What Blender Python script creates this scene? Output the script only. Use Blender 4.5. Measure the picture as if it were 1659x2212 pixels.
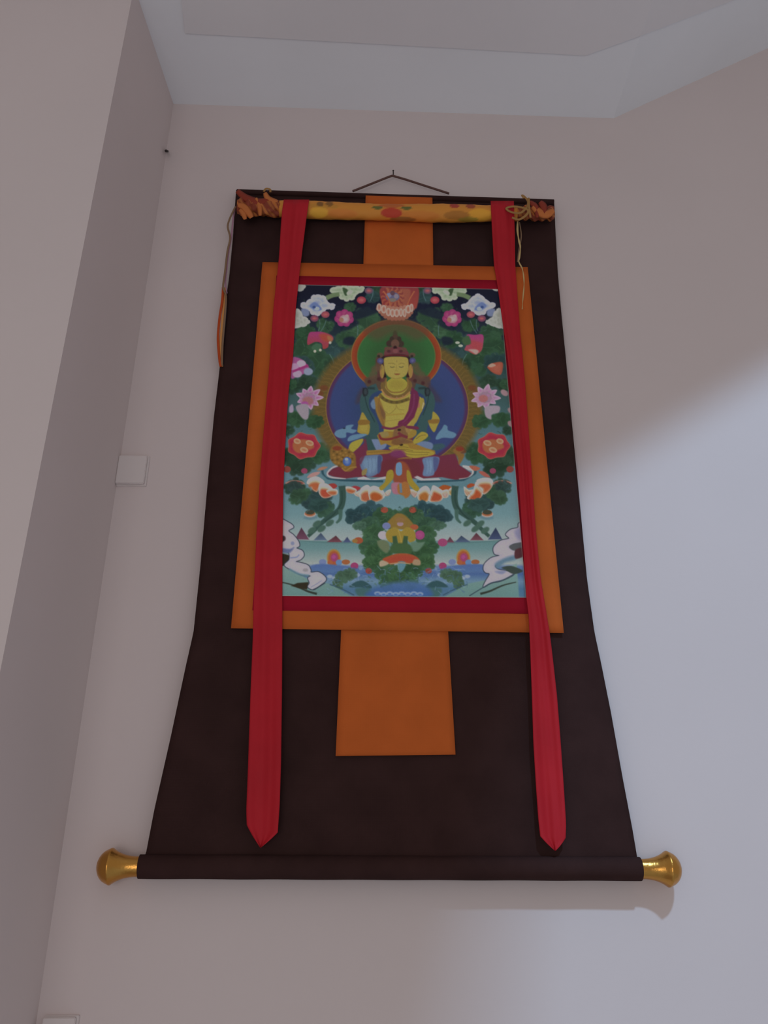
import bpy, bmesh, math, random
import numpy as np
from mathutils import Vector, Matrix

S = bpy.context.scene
COL = S.collection
for o in list(bpy.data.objects):
    bpy.data.objects.remove(o)

# ------------------------------------------------------------------ camera
W, H = 1659, 2212
F = 1900.0                                   # focal length in photo pixels
D = 1.8                                      # camera to back wall (m)
EYE = 1.6
pitch, yaw, roll = math.radians(26.6078), math.radians(2.5444), math.radians(-0.2988)
cp, sp, cy, sy = math.cos(pitch), math.sin(pitch), math.cos(yaw), math.sin(yaw)
fwd = np.array([sy * cp, cy * cp, sp]); rgt = np.array([cy, -sy, 0.0]); upv = np.cross(rgt, fwd)
r2 = rgt * math.cos(roll) + upv * math.sin(roll)
u2 = -rgt * math.sin(roll) + upv * math.cos(roll)
cam_d = bpy.data.cameras.new('camera'); cam = bpy.data.objects.new('camera', cam_d); COL.objects.link(cam)
cam_d.sensor_fit = 'VERTICAL'; cam_d.sensor_height = 36.0; cam_d.lens = F / H * 36.0
m = Matrix.Identity(4)
for i in range(3):
    m[i][0] = r2[i]; m[i][1] = u2[i]; m[i][2] = -fwd[i]
m[0][3], m[1][3], m[2][3] = 0, 0, EYE
cam.matrix_world = m
cam_d.clip_start = 0.02
S.camera = cam

# ------------------------------------------------------------------ exposure, world, lamps
S.view_settings.view_transform = 'Standard'
S.view_settings.look = 'None'
S.view_settings.exposure = 0.0
S.view_settings.gamma = 1.0
S.view_settings.use_curve_mapping = False
world = bpy.data.worlds.new('world'); S.world = world; world.use_nodes = True
bg = world.node_tree.nodes['Background']
bg.inputs[0].default_value = (0.50, 0.465, 0.45, 1); bg.inputs[1].default_value = 0.63

def area_light(name, loc, target, sx, sz, power, color):
    d = bpy.data.lights.new(name, 'AREA'); d.shape = 'RECTANGLE'; d.size = sx; d.size_y = sz
    d.energy = power; d.color = color
    o = bpy.data.objects.new(name, d); COL.objects.link(o); o.location = loc
    o.rotation_euler = (Vector(target) - Vector(loc)).to_track_quat('-Z', 'Y').to_euler()
    return o
KEY_T = Vector((0.70, 1.80, 2.30))
KEY_DIR = Vector((0.165, -1.0, 0.95))
area_light('stairwell_window_daylight', KEY_T + KEY_DIR * 5.6, KEY_T, 0.46, 0.30, 300, (0.42, 0.69, 1.0))
area_light('front_fill_light', (-0.9, -2.6, 1.0), (0.0, 1.8, 1.8), 1.6, 1.6, 21, (1.0, 0.93, 0.90))  # added frontal fill behind the camera; no doorway known there

# ------------------------------------------------------------------ helpers
def ray(px, py):
    px = np.asarray(px, float); py = np.asarray(py, float)
    d = F * fwd + (px[..., None] - W / 2) * r2 - (py[..., None] - H / 2) * u2
    return d
def at(px, py, off=0.0):
    """photo measurement -> point on the vertical plane standing `off` metres in front of the back wall"""
    d = ray(px, py); t = (D - off) / d[..., 1]
    return np.stack([d[..., 0] * t, np.broadcast_to(np.asarray(D - off, float), t.shape), d[..., 2] * t + EYE], -1)
def lin(c):
    c = np.asarray(c, float) / 255.0
    return np.where(c <= 0.04045, c / 12.92, ((c + 0.055) / 1.055) ** 2.4)
GAIN = 3.1                                    # how much the dim room dulls a colour
def alb(r, g, b, k=1.0):
    v = np.clip(lin((r, g, b)) * GAIN * k, 0, 0.9)
    return (v[0], v[1], v[2], 1.0)

def mat(name, color, rough=0.85, metal=0.0, spec=0.3, noise=None, bump=None, weave=None, attr=None, sheen=0.0):
    mt = bpy.data.materials.new(name); mt.use_nodes = True
    nt = mt.node_tree; b = nt.nodes['Principled BSDF']
    b.inputs['Roughness'].default_value = rough; b.inputs['Metallic'].default_value = metal
    b.inputs['Specular IOR Level'].default_value = spec
    if sheen: b.inputs['Sheen Weight'].default_value = sheen
    tc = nt.nodes.new('ShaderNodeTexCoord')
    src = None
    if attr:
        a = nt.nodes.new('ShaderNodeAttribute'); a.attribute_name = attr; src = a.outputs['Color']
    else:
        rgb = nt.nodes.new('ShaderNodeRGB'); rgb.outputs[0].default_value = color; src = rgb.outputs[0]
    if noise:
        sc, amt = noise
        n = nt.nodes.new('ShaderNodeTexNoise'); n.inputs['Scale'].default_value = sc; n.inputs['Detail'].default_value = 6
        nt.links.new(tc.outputs['Object'], n.inputs['Vector'])
        mr = nt.nodes.new('ShaderNodeMapRange'); mr.inputs[1].default_value = 0.3; mr.inputs[2].default_value = 0.7
        mr.inputs[3].default_value = 1 - amt; mr.inputs[4].default_value = 1 + amt
        nt.links.new(n.outputs['Fac'], mr.inputs[0])
        mx = nt.nodes.new('ShaderNodeVectorMath'); mx.operation = 'SCALE'
        nt.links.new(src, mx.inputs[0]); nt.links.new(mr.outputs[0], mx.inputs['Scale']); src = mx.outputs[0]
    nt.links.new(src, b.inputs['Base Color'])
    hs = []
    if bump:
        sc, st, dist = bump
        n = nt.nodes.new('ShaderNodeTexNoise'); n.inputs['Scale'].default_value = sc; n.inputs['Detail'].default_value = 5
        nt.links.new(tc.outputs['Object'], n.inputs['Vector']); hs.append((n.outputs['Fac'], st, dist))
    if weave:
        sc, st, dist = weave
        mp = nt.nodes.new('ShaderNodeMapping'); nt.links.new(tc.outputs['Object'], mp.inputs['Vector'])
        wv = nt.nodes.new('ShaderNodeTexWave'); wv.wave_type = 'BANDS'; wv.bands_direction = 'X'; wv.inputs['Scale'].default_value = sc
        wz = nt.nodes.new('ShaderNodeTexWave'); wz.wave_type = 'BANDS'; wz.bands_direction = 'Z'; wz.inputs['Scale'].default_value = sc
        for w_ in (wv, wz):
            w_.inputs['Distortion'].default_value = 1.5; nt.links.new(mp.outputs[0], w_.inputs['Vector'])
        ad = nt.nodes.new('ShaderNodeMath'); ad.operation = 'ADD'
        nt.links.new(wv.outputs['Fac'], ad.inputs[0]); nt.links.new(wz.outputs['Fac'], ad.inputs[1]); hs.append((ad.outputs[0], st, dist))
    prev = None
    for h, st, dist in hs:
        bp = nt.nodes.new('ShaderNodeBump'); bp.inputs['Strength'].default_value = st; bp.inputs['Distance'].default_value = dist
        nt.links.new(h, bp.inputs['Height'])
        if prev: nt.links.new(prev, bp.inputs['Normal'])
        prev = bp.outputs[0]
    if prev: nt.links.new(prev, b.inputs['Normal'])
    return mt

def link(name, verts, faces, material, parent=None, smooth=False, colors=None):
    me = bpy.data.meshes.new(name); me.from_pydata([tuple(v) for v in verts], [], [tuple(f) for f in faces])
    me.update()
    bm = bmesh.new(); bm.from_mesh(me); bmesh.ops.recalc_face_normals(bm, faces=bm.faces); bm.to_mesh(me); bm.free()
    if colors is not None:
        ca = me.color_attributes.new('paint', 'FLOAT_COLOR', 'POINT')
        ca.data.foreach_set('color', np.asarray(colors, np.float32).ravel())
    if smooth:
        me.polygons.foreach_set('use_smooth', [True] * len(me.polygons))
    me.materials.append(material)
    o = bpy.data.objects.new(name, me); COL.objects.link(o)
    if parent is not None:
        o.parent = parent; o.matrix_parent_inverse = parent.matrix_world.inverted()
    return o
def tag(o, label=None, cat=None, group=None, kind=None):
    if label: o['label'] = label
    if cat: o['category'] = cat
    if group: o['group'] = group
    if kind: o['kind'] = kind
    return o
def empty(name, loc):
    o = bpy.data.objects.new(name, None); COL.objects.link(o); o.location = loc; o.empty_display_size = 0.05
    o.matrix_world = Matrix.Translation(loc)
    return o
def prism(poly, axis, a, b):
    """extrude a polygon given in the two other axes from a to b along axis"""
    n = len(poly); vs = []
    for t in (a, b):
        for p in poly:
            vs.append((t, p[0], p[1]) if axis == 0 else (p[0], t, p[1]) if axis == 1 else (p[0], p[1], t))
    fs = [tuple(range(n)), tuple(range(n, 2 * n))] + [(i, (i + 1) % n, n + (i + 1) % n, n + i) for i in range(n)]
    return vs, fs
def merge(*parts):
    V, Fc = [], []
    for v, f in parts:
        k = len(V); V += list(v); Fc += [tuple(i + k for i in q) for q in f]
    return V, Fc
def grid_faces(n, m_, close=False):
    fs = []
    for i in range(n - 1):
        for j in range(m_ - (0 if close else 1)):
            j2 = (j + 1) % m_
            fs.append((i * m_ + j, i * m_ + j2, (i + 1) * m_ + j2, (i + 1) * m_ + j))
    return fs
def tube(pts, rad, seg=10, flat=1.0):
    pts = [Vector(p) for p in pts]; n = len(pts); V = []
    prev = None
    for i, p in enumerate(pts):
        t = (pts[min(i + 1, n - 1)] - pts[max(i - 1, 0)]).normalized()
        ref = Vector((0, 1, 0)) if abs(t.y) < 0.9 else Vector((1, 0, 0))
        x = t.cross(ref).normalized(); y = t.cross(x).normalized()
        r = rad[i] if hasattr(rad, '__len__') else rad
        for k in range(seg):
            a = 2 * math.pi * k / seg
            V.append(p + x * (math.cos(a) * r) + y * (math.sin(a) * r * flat))
    fs = grid_faces(n, seg, True) + [tuple(range(seg)), tuple(range((n - 1) * seg, n * seg))]
    return V, fs
def catmull(pts, per=8, closed=False):
    P = [np.asarray(p, float) for p in pts]; n = len(P); out = []
    rng = range(n if closed else n - 1)
    for i in rng:
        if closed:
            p0, p1, p2, p3 = P[(i - 1) % n], P[i], P[(i + 1) % n], P[(i + 2) % n]
        else:
            p0, p1, p2, p3 = P[max(i - 1, 0)], P[i], P[i + 1], P[min(i + 2, n - 1)]
        for k in range(per):
            t = k / per
            out.append(0.5 * ((2 * p1) + (-p0 + p2) * t + (2 * p0 - 5 * p1 + 4 * p2 - p3) * t * t + (-p0 + 3 * p1 - 3 * p2 + p3) * t ** 3))
    if not closed: out.append(P[-1])
    return out

# ------------------------------------------------------------------ materials of the setting
M_wall = mat('wall_paint', (0.72, 0.625, 0.61, 1), 0.9, spec=0.15, noise=(2.2, 0.018), bump=(90, 0.06, 0.004))
M_ceil = mat('ceiling_plaster', (0.84, 0.845, 0.87, 1), 0.92, spec=0.1, noise=(3.0, 0.02), bump=(60, 0.08, 0.004))
M_panel = mat('ceiling_inner_tone', (0.785, 0.755, 0.765, 1), 0.92, spec=0.1, noise=(3.0, 0.02), bump=(60, 0.08, 0.004))
M_floor = mat('floor_stone', (0.62, 0.60, 0.58, 1), 0.5, noise=(6, 0.1))

# ------------------------------------------------------------------ setting
CEIL = EYE + 1.242 * D                        # underside of the stair landing
CREASE = 0.431 * D                            # where the stair flight starts to climb
SLOPE = 0.643
FLW = 0.79 * D                                # width of the flight
XL = at(375, 222)[0]                          # left inner corner of the back wall
v, f = prism([(-2.4, -0.0), (5.0, -0.0), (5.0, 6.6), (-2.4, 6.6)], 1, D, D + 0.2)
tag(link('wall_back', v, f, M_wall), kind='structure')

def ceil_at(px, py, z=None):
    d = ray(px, py); t = ((CEIL if z is None else z) - EYE) / d[2]
    return np.array([d[0] * t, d[1] * t])
c1 = np.array([XL, D]); c2 = ceil_at(300, 0)
dirr = (c2 - c1) / np.linalg.norm(c2 - c1)
dB = at(110, 890)                              # azimuth of the front arris of the projecting wall
az = dB[0] / dB[1]
# point c1 + s*dirr with x = az*y
s = (az * c1[1] - c1[0]) / (dirr[0] - az * dirr[1])
c3 = c1 + s * dirr
v, f = prism([(c1[0], D), (c3[0], c3[1]), (-2.4, c3[1] - 0.02), (-2.4, D)], 2, 0, 6.6)
tag(link('wall_left', v, f, M_wall), kind='structure')
tag(link('floor', *prism([(-2.4, -5.0), (5.0, -5.0), (5.0, D), (-2.4, D)], 2, -0.1, 0.0), M_floor), kind='structure')

land_v, land_f = prism([(-2.4, -1.7), (CREASE, -1.7), (CREASE, D), (-2.4, D)], 2, CEIL, CEIL + 0.16)
xe = 4.2
prof = [(CREASE, CEIL)]
prof.append((xe, CEIL + SLOPE * (xe - CREASE)))
nst = int((xe - CREASE) / 0.27)
top = [(CREASE, CEIL + 0.16)]
for i in range(nst):
    x0 = CREASE + i * 0.27; z0 = CEIL + 0.16 + SLOPE * (i + 1) * 0.27
    top += [(x0, z0), (x0 + 0.27, z0)]
top.append((xe, top[-1][1] + 0.02))
prof += top[::-1]
fl_v, fl_f = prism(prof, 1, D - FLW, D)
v, f = merge((land_v, land_f), (fl_v, fl_f))
tag(link('ceiling', v, f, M_ceil), kind='structure')

# faint inner field of the ceiling, a darker, warmer sheet proud of the border
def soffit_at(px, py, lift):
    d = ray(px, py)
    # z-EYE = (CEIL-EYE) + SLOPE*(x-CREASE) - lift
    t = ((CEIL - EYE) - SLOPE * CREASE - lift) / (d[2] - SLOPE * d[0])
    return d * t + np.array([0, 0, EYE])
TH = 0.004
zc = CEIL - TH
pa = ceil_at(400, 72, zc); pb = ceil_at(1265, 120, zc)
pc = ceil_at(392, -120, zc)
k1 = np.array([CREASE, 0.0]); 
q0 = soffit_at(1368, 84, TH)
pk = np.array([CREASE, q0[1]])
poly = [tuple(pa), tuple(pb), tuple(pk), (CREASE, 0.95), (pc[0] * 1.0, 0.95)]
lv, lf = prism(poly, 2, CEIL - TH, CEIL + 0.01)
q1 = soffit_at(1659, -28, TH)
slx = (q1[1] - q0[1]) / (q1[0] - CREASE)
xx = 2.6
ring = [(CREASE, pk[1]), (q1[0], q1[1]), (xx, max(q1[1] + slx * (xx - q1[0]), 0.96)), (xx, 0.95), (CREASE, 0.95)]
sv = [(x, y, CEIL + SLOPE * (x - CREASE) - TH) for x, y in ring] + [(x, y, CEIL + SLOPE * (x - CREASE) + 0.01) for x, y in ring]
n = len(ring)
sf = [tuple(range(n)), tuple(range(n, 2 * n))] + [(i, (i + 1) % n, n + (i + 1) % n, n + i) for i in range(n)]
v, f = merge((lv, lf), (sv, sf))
tag(link('ceiling_field_1', v, f, M_panel), kind='structure')

# ------------------------------------------------------------------ the painted picture (paint laid out in flat colour, then sampled onto the canvas mesh)
CX0, CY0, CSC = 560, 600, 2.0
CWd, CHt = int(600 * CSC), int(710 * CSC)
canvas = np.zeros((CHt, CWd, 3))
rnd = random.Random(7)
gx = (np.arange(CWd) + 0.5) / CSC + CX0
gy = (np.arange(CHt) + 0.5) / CSC + CY0
def box(x0, y0, x1, y1, pad=3):
    i0 = max(int((y0 - pad - CY0) * CSC), 0); i1 = min(int((y1 + pad - CY0) * CSC) + 1, CHt)
    j0 = max(int((x0 - pad - CX0) * CSC), 0); j1 = min(int((x1 + pad - CX0) * CSC) + 1, CWd)
    return i0, i1, j0, j1
def edge_dist(X, Y, P):
    d = np.full(X.shape, 1e9); inside = np.zeros(X.shape, bool)
    n = len(P)
    for i in range(n):
        (x1, y1), (x2, y2) = P[i], P[(i + 1) % n]
        dx, dy = x2 - x1, y2 - y1; L = dx * dx + dy * dy + 1e-9
        t = np.clip(((X - x1) * dx + (Y - y1) * dy) / L, 0, 1)
        d = np.minimum(d, (X - x1 - t * dx) ** 2 + (Y - y1 - t * dy) ** 2)
        if y1 != y2:
            c = ((y1 > Y) != (y2 > Y)) & (X < (x2 - x1) * (Y - y1) / (y2 - y1) + x1)
            inside ^= c
    d = np.sqrt(d)
    return np.where(inside, -d, d)
def blend(sl, a, col):
    i0, i1, j0, j1 = sl
    canvas[i0:i1, j0:j1] = canvas[i0:i1, j0:j1] * (1 - a[..., None]) + np.asarray(col, float) * a[..., None]
def poly(P, col, soft=0.7, smooth=True, alpha=1.0, col2=None, core=None, outline=None):
    """col2: colour at the lower end of the shape; core=(colour, inset): a second tint inside; outline=(colour, width)"""
    P = [tuple(p) for p in P]
    if smooth: P = [tuple(p) for p in catmull(P, 5, True)]
    xs = [p[0] for p in P]; ys = [p[1] for p in P]
    ow = outline[1] if outline else 0
    sl = box(min(xs) - ow, min(ys) - ow, max(xs) + ow, max(ys) + ow, soft * 2 + 2)
    i0, i1, j0, j1 = sl
    if i1 <= i0 or j1 <= j0: return
    X, Y = np.meshgrid(gx[j0:j1], gy[i0:i1])
    d = edge_dist(X, Y, P)
    if outline:
        blend(sl, np.clip(0.5 - (d - ow) / (2 * soft), 0, 1) * alpha, outline[0])
    a = np.clip(0.5 - d / (2 * soft), 0, 1) * alpha
    c = np.asarray(col, float)
    if col2 is not None:
        t = np.clip((Y - min(ys)) / (max(ys) - min(ys) + 1e-6), 0, 1)[..., None]
        c = c * (1 - t) + np.asarray(col2, float) * t
    if core:
        t = np.clip((-d - core[1] * 0.35) / (core[1]), 0, 1)[..., None]
        c = c * (1 - t) + np.asarray(core[0], float) * t
    blend(sl, a, c)
def ell(cx, cy_, rx, ry, col, rot=0, n=20, **k):
    c_, s_ = math.cos(rot), math.sin(rot)
    poly([(cx + rx * math.cos(a) * c_ - ry * math.sin(a) * s_, cy_ + rx * math.cos(a) * s_ + ry * math.sin(a) * c_)
          for a in [2 * math.pi * i / n for i in range(n)]], col, smooth=False, **k)
def stroke(P, w, col, soft=0.7, alpha=1.0, per=6):
    P = [tuple(p) for p in catmull(P, per)]
    n = len(P); L, R_ = [], []
    for i, p in enumerate(P):
        a = P[max(i - 1, 0)]; b = P[min(i + 1, n - 1)]
        dx, dy = b[0] - a[0], b[1] - a[1]; l = math.hypot(dx, dy) + 1e-9
        ww = (w[0] + (w[1] - w[0]) * i / (n - 1)) if hasattr(w, '__len__') else w
        L.append((p[0] - dy / l * ww / 2, p[1] + dx / l * ww / 2)); R_.append((p[0] + dy / l * ww / 2, p[1] - dx / l * ww / 2))
    poly(L + R_[::-1], col, soft, smooth=False, alpha=alpha)
def scallop(P, step=8.0, amp=2.6, jit=0.35):
    """ruffle a closed outline with small round bumps"""
    Q = [np.array(p) for p in catmull(P, 8, True)]
    n = len(Q); cum = [0.0]
    for i in range(n): cum.append(cum[-1] + float(np.linalg.norm(Q[(i + 1) % n] - Q[i])))
    nb = max(int(cum[-1] / step), 3); out = []
    area = sum(Q[i][0] * Q[(i + 1) % n][1] - Q[(i + 1) % n][0] * Q[i][1] for i in range(n))
    sg = 1 if area > 0 else -1
    for k in range(nb):
        am = amp * (1 + rnd.uniform(-jit, jit))
        for t, h in ((0.0, 0.0), (0.2, .75), (0.5, 1.0), (0.8, .75)):
            L = (k + t) / nb * cum[-1]
            i = min(int(np.searchsorted(cum, L, side='right')) - 1, n - 1)
            f_ = (L - cum[i]) / (cum[i + 1] - cum[i] + 1e-9)
            p = Q[i] * (1 - f_) + Q[(i + 1) % n] * f_
            d = Q[(i + 2) % n] - Q[(i - 1) % n]; d = d / (np.linalg.norm(d) + 1e-9)
            out.append((p[0] + d[1] * sg * am * h, p[1] - d[0] * sg * am * h))
    return out
def leaf(cx, cy_, r, col, lobes=6, sq=0.75, rot=None, soft=1.2, alpha=0.93):
    """a clump of round-lobed leaves with paler rims and dark veins"""
    rot = rnd.uniform(0, 6.28) if rot is None else rot
    base = np.asarray(col, float) + rnd.uniform(-4, 4)
    P = [(cx + r * .8 * (1 + rnd.uniform(-.14, .14)) * math.cos(rot + 6.283 * i / lobes), cy_ + r * .8 * sq * (1 + rnd.uniform(-.14, .14)) * math.sin(rot + 6.283 * i / lobes)) for i in range(lobes)]
    poly(scallop(P, max(r * .5, 6), max(r * .14, 1.4), .6), base, soft, smooth=False, alpha=alpha, core=(base * .90, 5))
    for k in range(3):
        a = rot + k * 2.1 + rnd.uniform(-.4, .4); q = (cx + r * .38 * math.cos(a), cy_ + r * .38 * sq * math.sin(a)); rr = r * .36
        PP = [(q[0] + rr * math.cos(t), q[1] + rr * sq * math.sin(t)) for t in (0, 1.05, 2.1, 3.14, 4.19, 5.24)]
        poly(scallop(PP, max(r * .36, 5), max(r * .08, 1.0), .6), base * (1.10 if k % 2 else .84), 1.4, smooth=False, alpha=.6)
        stroke([(cx, cy_), q, (cx + r * .7 * math.cos(a), cy_ + r * .7 * sq * math.sin(a))], 1.1, base * (.78 if k % 2 else 1.25), .9, .45)
def crop(ox, oy, sc):
    return lambda *P: [(ox + x / sc, oy + y / sc) for x, y in P]
A1 = crop(600, 590, 5.925); A2 = crop(860, 590, 5.925); A3 = crop(600, 840, 5.925); A4 = crop(860, 840, 5.925)
A5 = crop(590, 1060, 5.72); A6 = crop(860, 1060, 5.72); A7 = crop(740, 680, 6.9125)
def mir(P, ax=860.0): return [(2 * ax - x, y) for x, y in P]

# ground of the picture: night blue sky over teal air and pale far land
stops = [(600, (22, 23, 36)), (660, (24, 27, 42)), (700, (30, 38, 50)), (760, (38, 58, 58)), (850, (52, 78, 76)), (930, (66, 98, 104)),
         (1000, (78, 110, 122)), (1060, (88, 122, 130)), (1110, (96, 130, 134)), (1140, (118, 142, 142)), (1166, (136, 148, 146)),
         (1170, (84, 120, 120)), (1185, (92, 126, 126)), (1218, (140, 150, 146)), (1224, (86, 110, 146)), (1240, (64, 90, 134)), (1256, (92, 122, 142)),
         (1272, (66, 100, 128)), (1300, (72, 104, 124))]
ys = [s_[0] for s_ in stops]
for k in range(3):
    canvas[:, :, k] = np.interp(gy, ys, [s_[1][k] for s_ in stops])[:, None]
DG, MG, TG, LG = (40, 62, 46), (46, 76, 52), (42, 66, 66), (56, 88, 60)
# foliage
for (x, y, r, c) in [(660, 722, 30, MG), (703, 702, 24, MG), (756, 664, 15, MG), (792, 688, 34, MG), (812, 628, 15, DG), (806, 642, 20, TG), (765, 716, 26, LG),
                     (722, 750, 40, TG), (690, 785, 42, MG), (745, 735, 26, MG), (660, 752, 34, MG), (650, 790, 34, TG), (720, 790, 22, DG),
                     (664, 826, 24, DG), (632, 835, 22, DG), (634, 905, 22, MG), (684, 908, 28, MG), (622, 930, 16, DG),
                     (640, 990, 40, MG), (690, 980, 34, MG), (650, 1004, 34, DG), (625, 985, 26, DG),
                     (638, 1052, 26, DG), (660, 1070, 24, MG), (692, 1074, 28, TG), (640, 1078, 18, MG)]:
    leaf(x, y, r, c, soft=1.8, alpha=0.88); leaf(1720 - x + rnd.uniform(-3, 3), y + rnd.uniform(-3, 3), r, c, soft=1.8, alpha=0.88)
for x0, y0, x1, y1 in [(705, 690, 690, 720), (690, 690, 688, 715), (770, 695, 772, 725), (712, 765, 722, 790), (806, 625, 800, 650)]:
    for fl in (0, 1):
        P = [(x0, y0), ((x0 + x1) / 2 + 2, (y0 + y1) / 2), (x1, y1)]
        stroke(mir(P) if fl else P, 1.6, (84, 112, 118), 0.8, 0.7)
def flecks(n, x0, x1, y0, y1, cols, keep, L=(4, 9), w=(1.0, 2.0), al=.5):
    for _ in range(n):
        x = rnd.uniform(x0, x1); y = rnd.uniform(y0, y1)
        if not keep(x, y): continue
        a = rnd.uniform(-.9, .9) + (math.pi / 2 if rnd.random() < .35 else 0); l = rnd.uniform(*L)
        dx, dy = math.cos(a) * l / 2, math.sin(a) * l / 2
        stroke([(x - dx, y - dy), (x + rnd.uniform(-1.5, 1.5), y + rnd.uniform(-1.5, 1.5)), (x + dx, y + dy)], rnd.uniform(*w), rnd.choice(cols), .9, al, per=3)
flecks(520, 600, 1125, 680, 1000, [(62, 96, 62), (34, 52, 40), (54, 84, 70), (74, 104, 66), (30, 44, 44), (66, 92, 84)], lambda x, y: y > 690 + 20 * math.sin(x * .05))
flecks(120, 620, 1110, 640, 720, [(44, 68, 50), (36, 54, 52), (22, 26, 40)], lambda x, y: True)
# night-sky patches showing between the leaves
for P in ([(735, 690), (760, 685), (775, 700), (740, 715)], [(690, 660), (715, 665), (720, 690), (702, 690)], [(745, 730), (765, 728), (762, 745), (742, 742)],
          [(800, 655), (820, 660), (815, 675), (770, 690), (765, 675)]):
    for fl in (0, 1): poly(mir(P) if fl else P, (26, 31, 48), 2.5, alpha=0.8)

# golden rays behind the figure
ell(858, 880, 184, 152, (94, 76, 38), n=60, soft=7, alpha=0.96)
for i in range(190):
    a = 2 * math.pi * i / 190
    k = 1 + rnd.uniform(-.06, .03)
    p = [(858 + q * k * math.cos(a + w_) * 184, 880 + q * k * math.sin(a + w_) * 152) for q, w_ in ((0.82, 0), (0.88, 0.014), (0.94, -0.014), (0.99, 0.006))]
    stroke(p, 1.2, (118, 94, 46) if i % 2 else (78, 68, 36), 0.8, 0.5, per=3)
for (x, y) in [(700, 838), (690, 850), (728, 968), (722, 975)]:
    ell(x, y, 9, 6, (100, 56, 36), soft=2, alpha=.8); ell(1720 - x, y, 9, 6, (100, 56, 36), soft=2, alpha=.8)
for (x, y, r) in [(682, 910, 22), (640, 905, 22), (690, 985, 20), (628, 830, 16)]:
    leaf(x, y, r, MG); leaf(1720 - x, y, r, MG)

# body nimbus
ell(858, 880, 155, 134, (120, 92, 48), n=60)
ell(858, 880, 153, 132, (72, 44, 74), n=60)
ell(858, 880, 146, 126, (50, 62, 104), n=60, soft=3, core=((44, 60, 92), 60))
# head halo
ell(856, 769, 98, 80, (124, 92, 46), n=60)
ell(856, 769, 96, 78, (132, 58, 34), n=60, core=((120, 52, 30), 8))
ell(856, 770, 85, 69, (110, 96, 50), n=60)
ell(856, 770, 84, 68, (48, 92, 50), n=60, soft=2, core=((46, 82, 46), 25))
poly([(790, 720), (820, 700), (857, 692), (895, 700), (925, 722), (900, 735), (870, 722), (845, 722), (815, 735)], (78, 66, 46), 8, alpha=.75)
poly([(808, 700), (857, 686), (905, 700), (925, 716), (880, 700), (835, 700), (785, 716)], (88, 62, 46), 4, alpha=.8)
# small red figure above the halo
poly(A1((1330, 175), (1659, 175), (1800, 190), (1790, 400), (1720, 470), (1400, 470), (1330, 380)), (118, 48, 52), 1.5, col2=(140, 62, 50))
poly(A1((1390, 200), (1500, 220), (1600, 200), (1700, 230), (1640, 420), (1540, 440), (1440, 400)), (134, 72, 56), 2)
for k in range(26):
    a_f = 6.283 * k / 26; stroke([(848 + 17 * math.cos(a_f), 641 + 14 * math.sin(a_f)), (848 + 22 * math.cos(a_f + .12), 642 + 20 * math.sin(a_f + .12)), (848 + 25 * math.cos(a_f), 643 + 25 * math.sin(a_f))], 1.8, (152, 92, 60) if k % 2 else (104, 36, 44), .8, .7)
ell(848, 641, 15, 10, (84, 84, 112)); ell(840, 638, 6, 5, (110, 110, 135)); ell(856, 640, 5, 5, (120, 110, 120)); ell(848, 648, 8, 4, (110, 100, 90)); ell(848, 633, 5, 5, (86, 60, 70))
stroke(A1((1350, 230), (1420, 330), (1440, 430)), 3, (150, 84, 56)); stroke(A1((1750, 230), (1690, 330), (1650, 430)), 3, (150, 84, 56))
poly(scallop([(814, 664), (830, 660), (857, 664), (884, 660), (893, 664), (888, 680), (872, 690), (842, 690), (824, 680)], 8, 2), (150, 104, 86), 1, smooth=False, col2=(130, 78, 60))
for x, y, w_ in ((819, 664, 6), (829, 668, 6.5), (839, 674, 6), (848, 676, 6), (857, 676, 6.5), (866, 675, 5), (874, 676, 5), (882, 668, 7), (889, 665, 5)):
    ell(x, y, w_ * .95, 9, (170, 142, 128), core=((146, 92, 74), 4)); stroke([(x + w_ * .9, y - 5), (x + w_ * .7, y + 10)], 1.1, (98, 54, 44), .7, .6)
# clouds and flowers in the top corners
def cloud(P, col, core, out=None):
    b_ = np.asarray(col, float)
    poly(scallop(P, 13, 2.2, .8), b_ * 1.04, 0.8, smooth=False, core=(core, 9), outline=out)
    cx_ = sum(p[0] for p in P) / len(P); cy_ = sum(p[1] for p in P) / len(P)
    for k, (dx, dy, q) in enumerate(((-.42, .1, .34), (.40, .05, .36), (-.05, -.28, .36), (.05, .34, .32))):
        w_ = max(p[0] for p in P) - min(p[0] for p in P); h_ = max(p[1] for p in P) - min(p[1] for p in P)
        C = (cx_ + dx * w_ * .5, cy_ + dy * h_ * .5)
        PP = [(C[0] + q * w_ * .42 * math.cos(t), C[1] + q * h_ * .55 * math.sin(t)) for t in (0, 1.05, 2.1, 3.14, 4.19, 5.24)]
        poly(PP, b_ * 1.05, 1.2, alpha=.6, core=(np.asarray(core) * .95, 6))
WH, PB, PG = (150, 150, 162), (104, 118, 152), (112, 132, 98)
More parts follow.
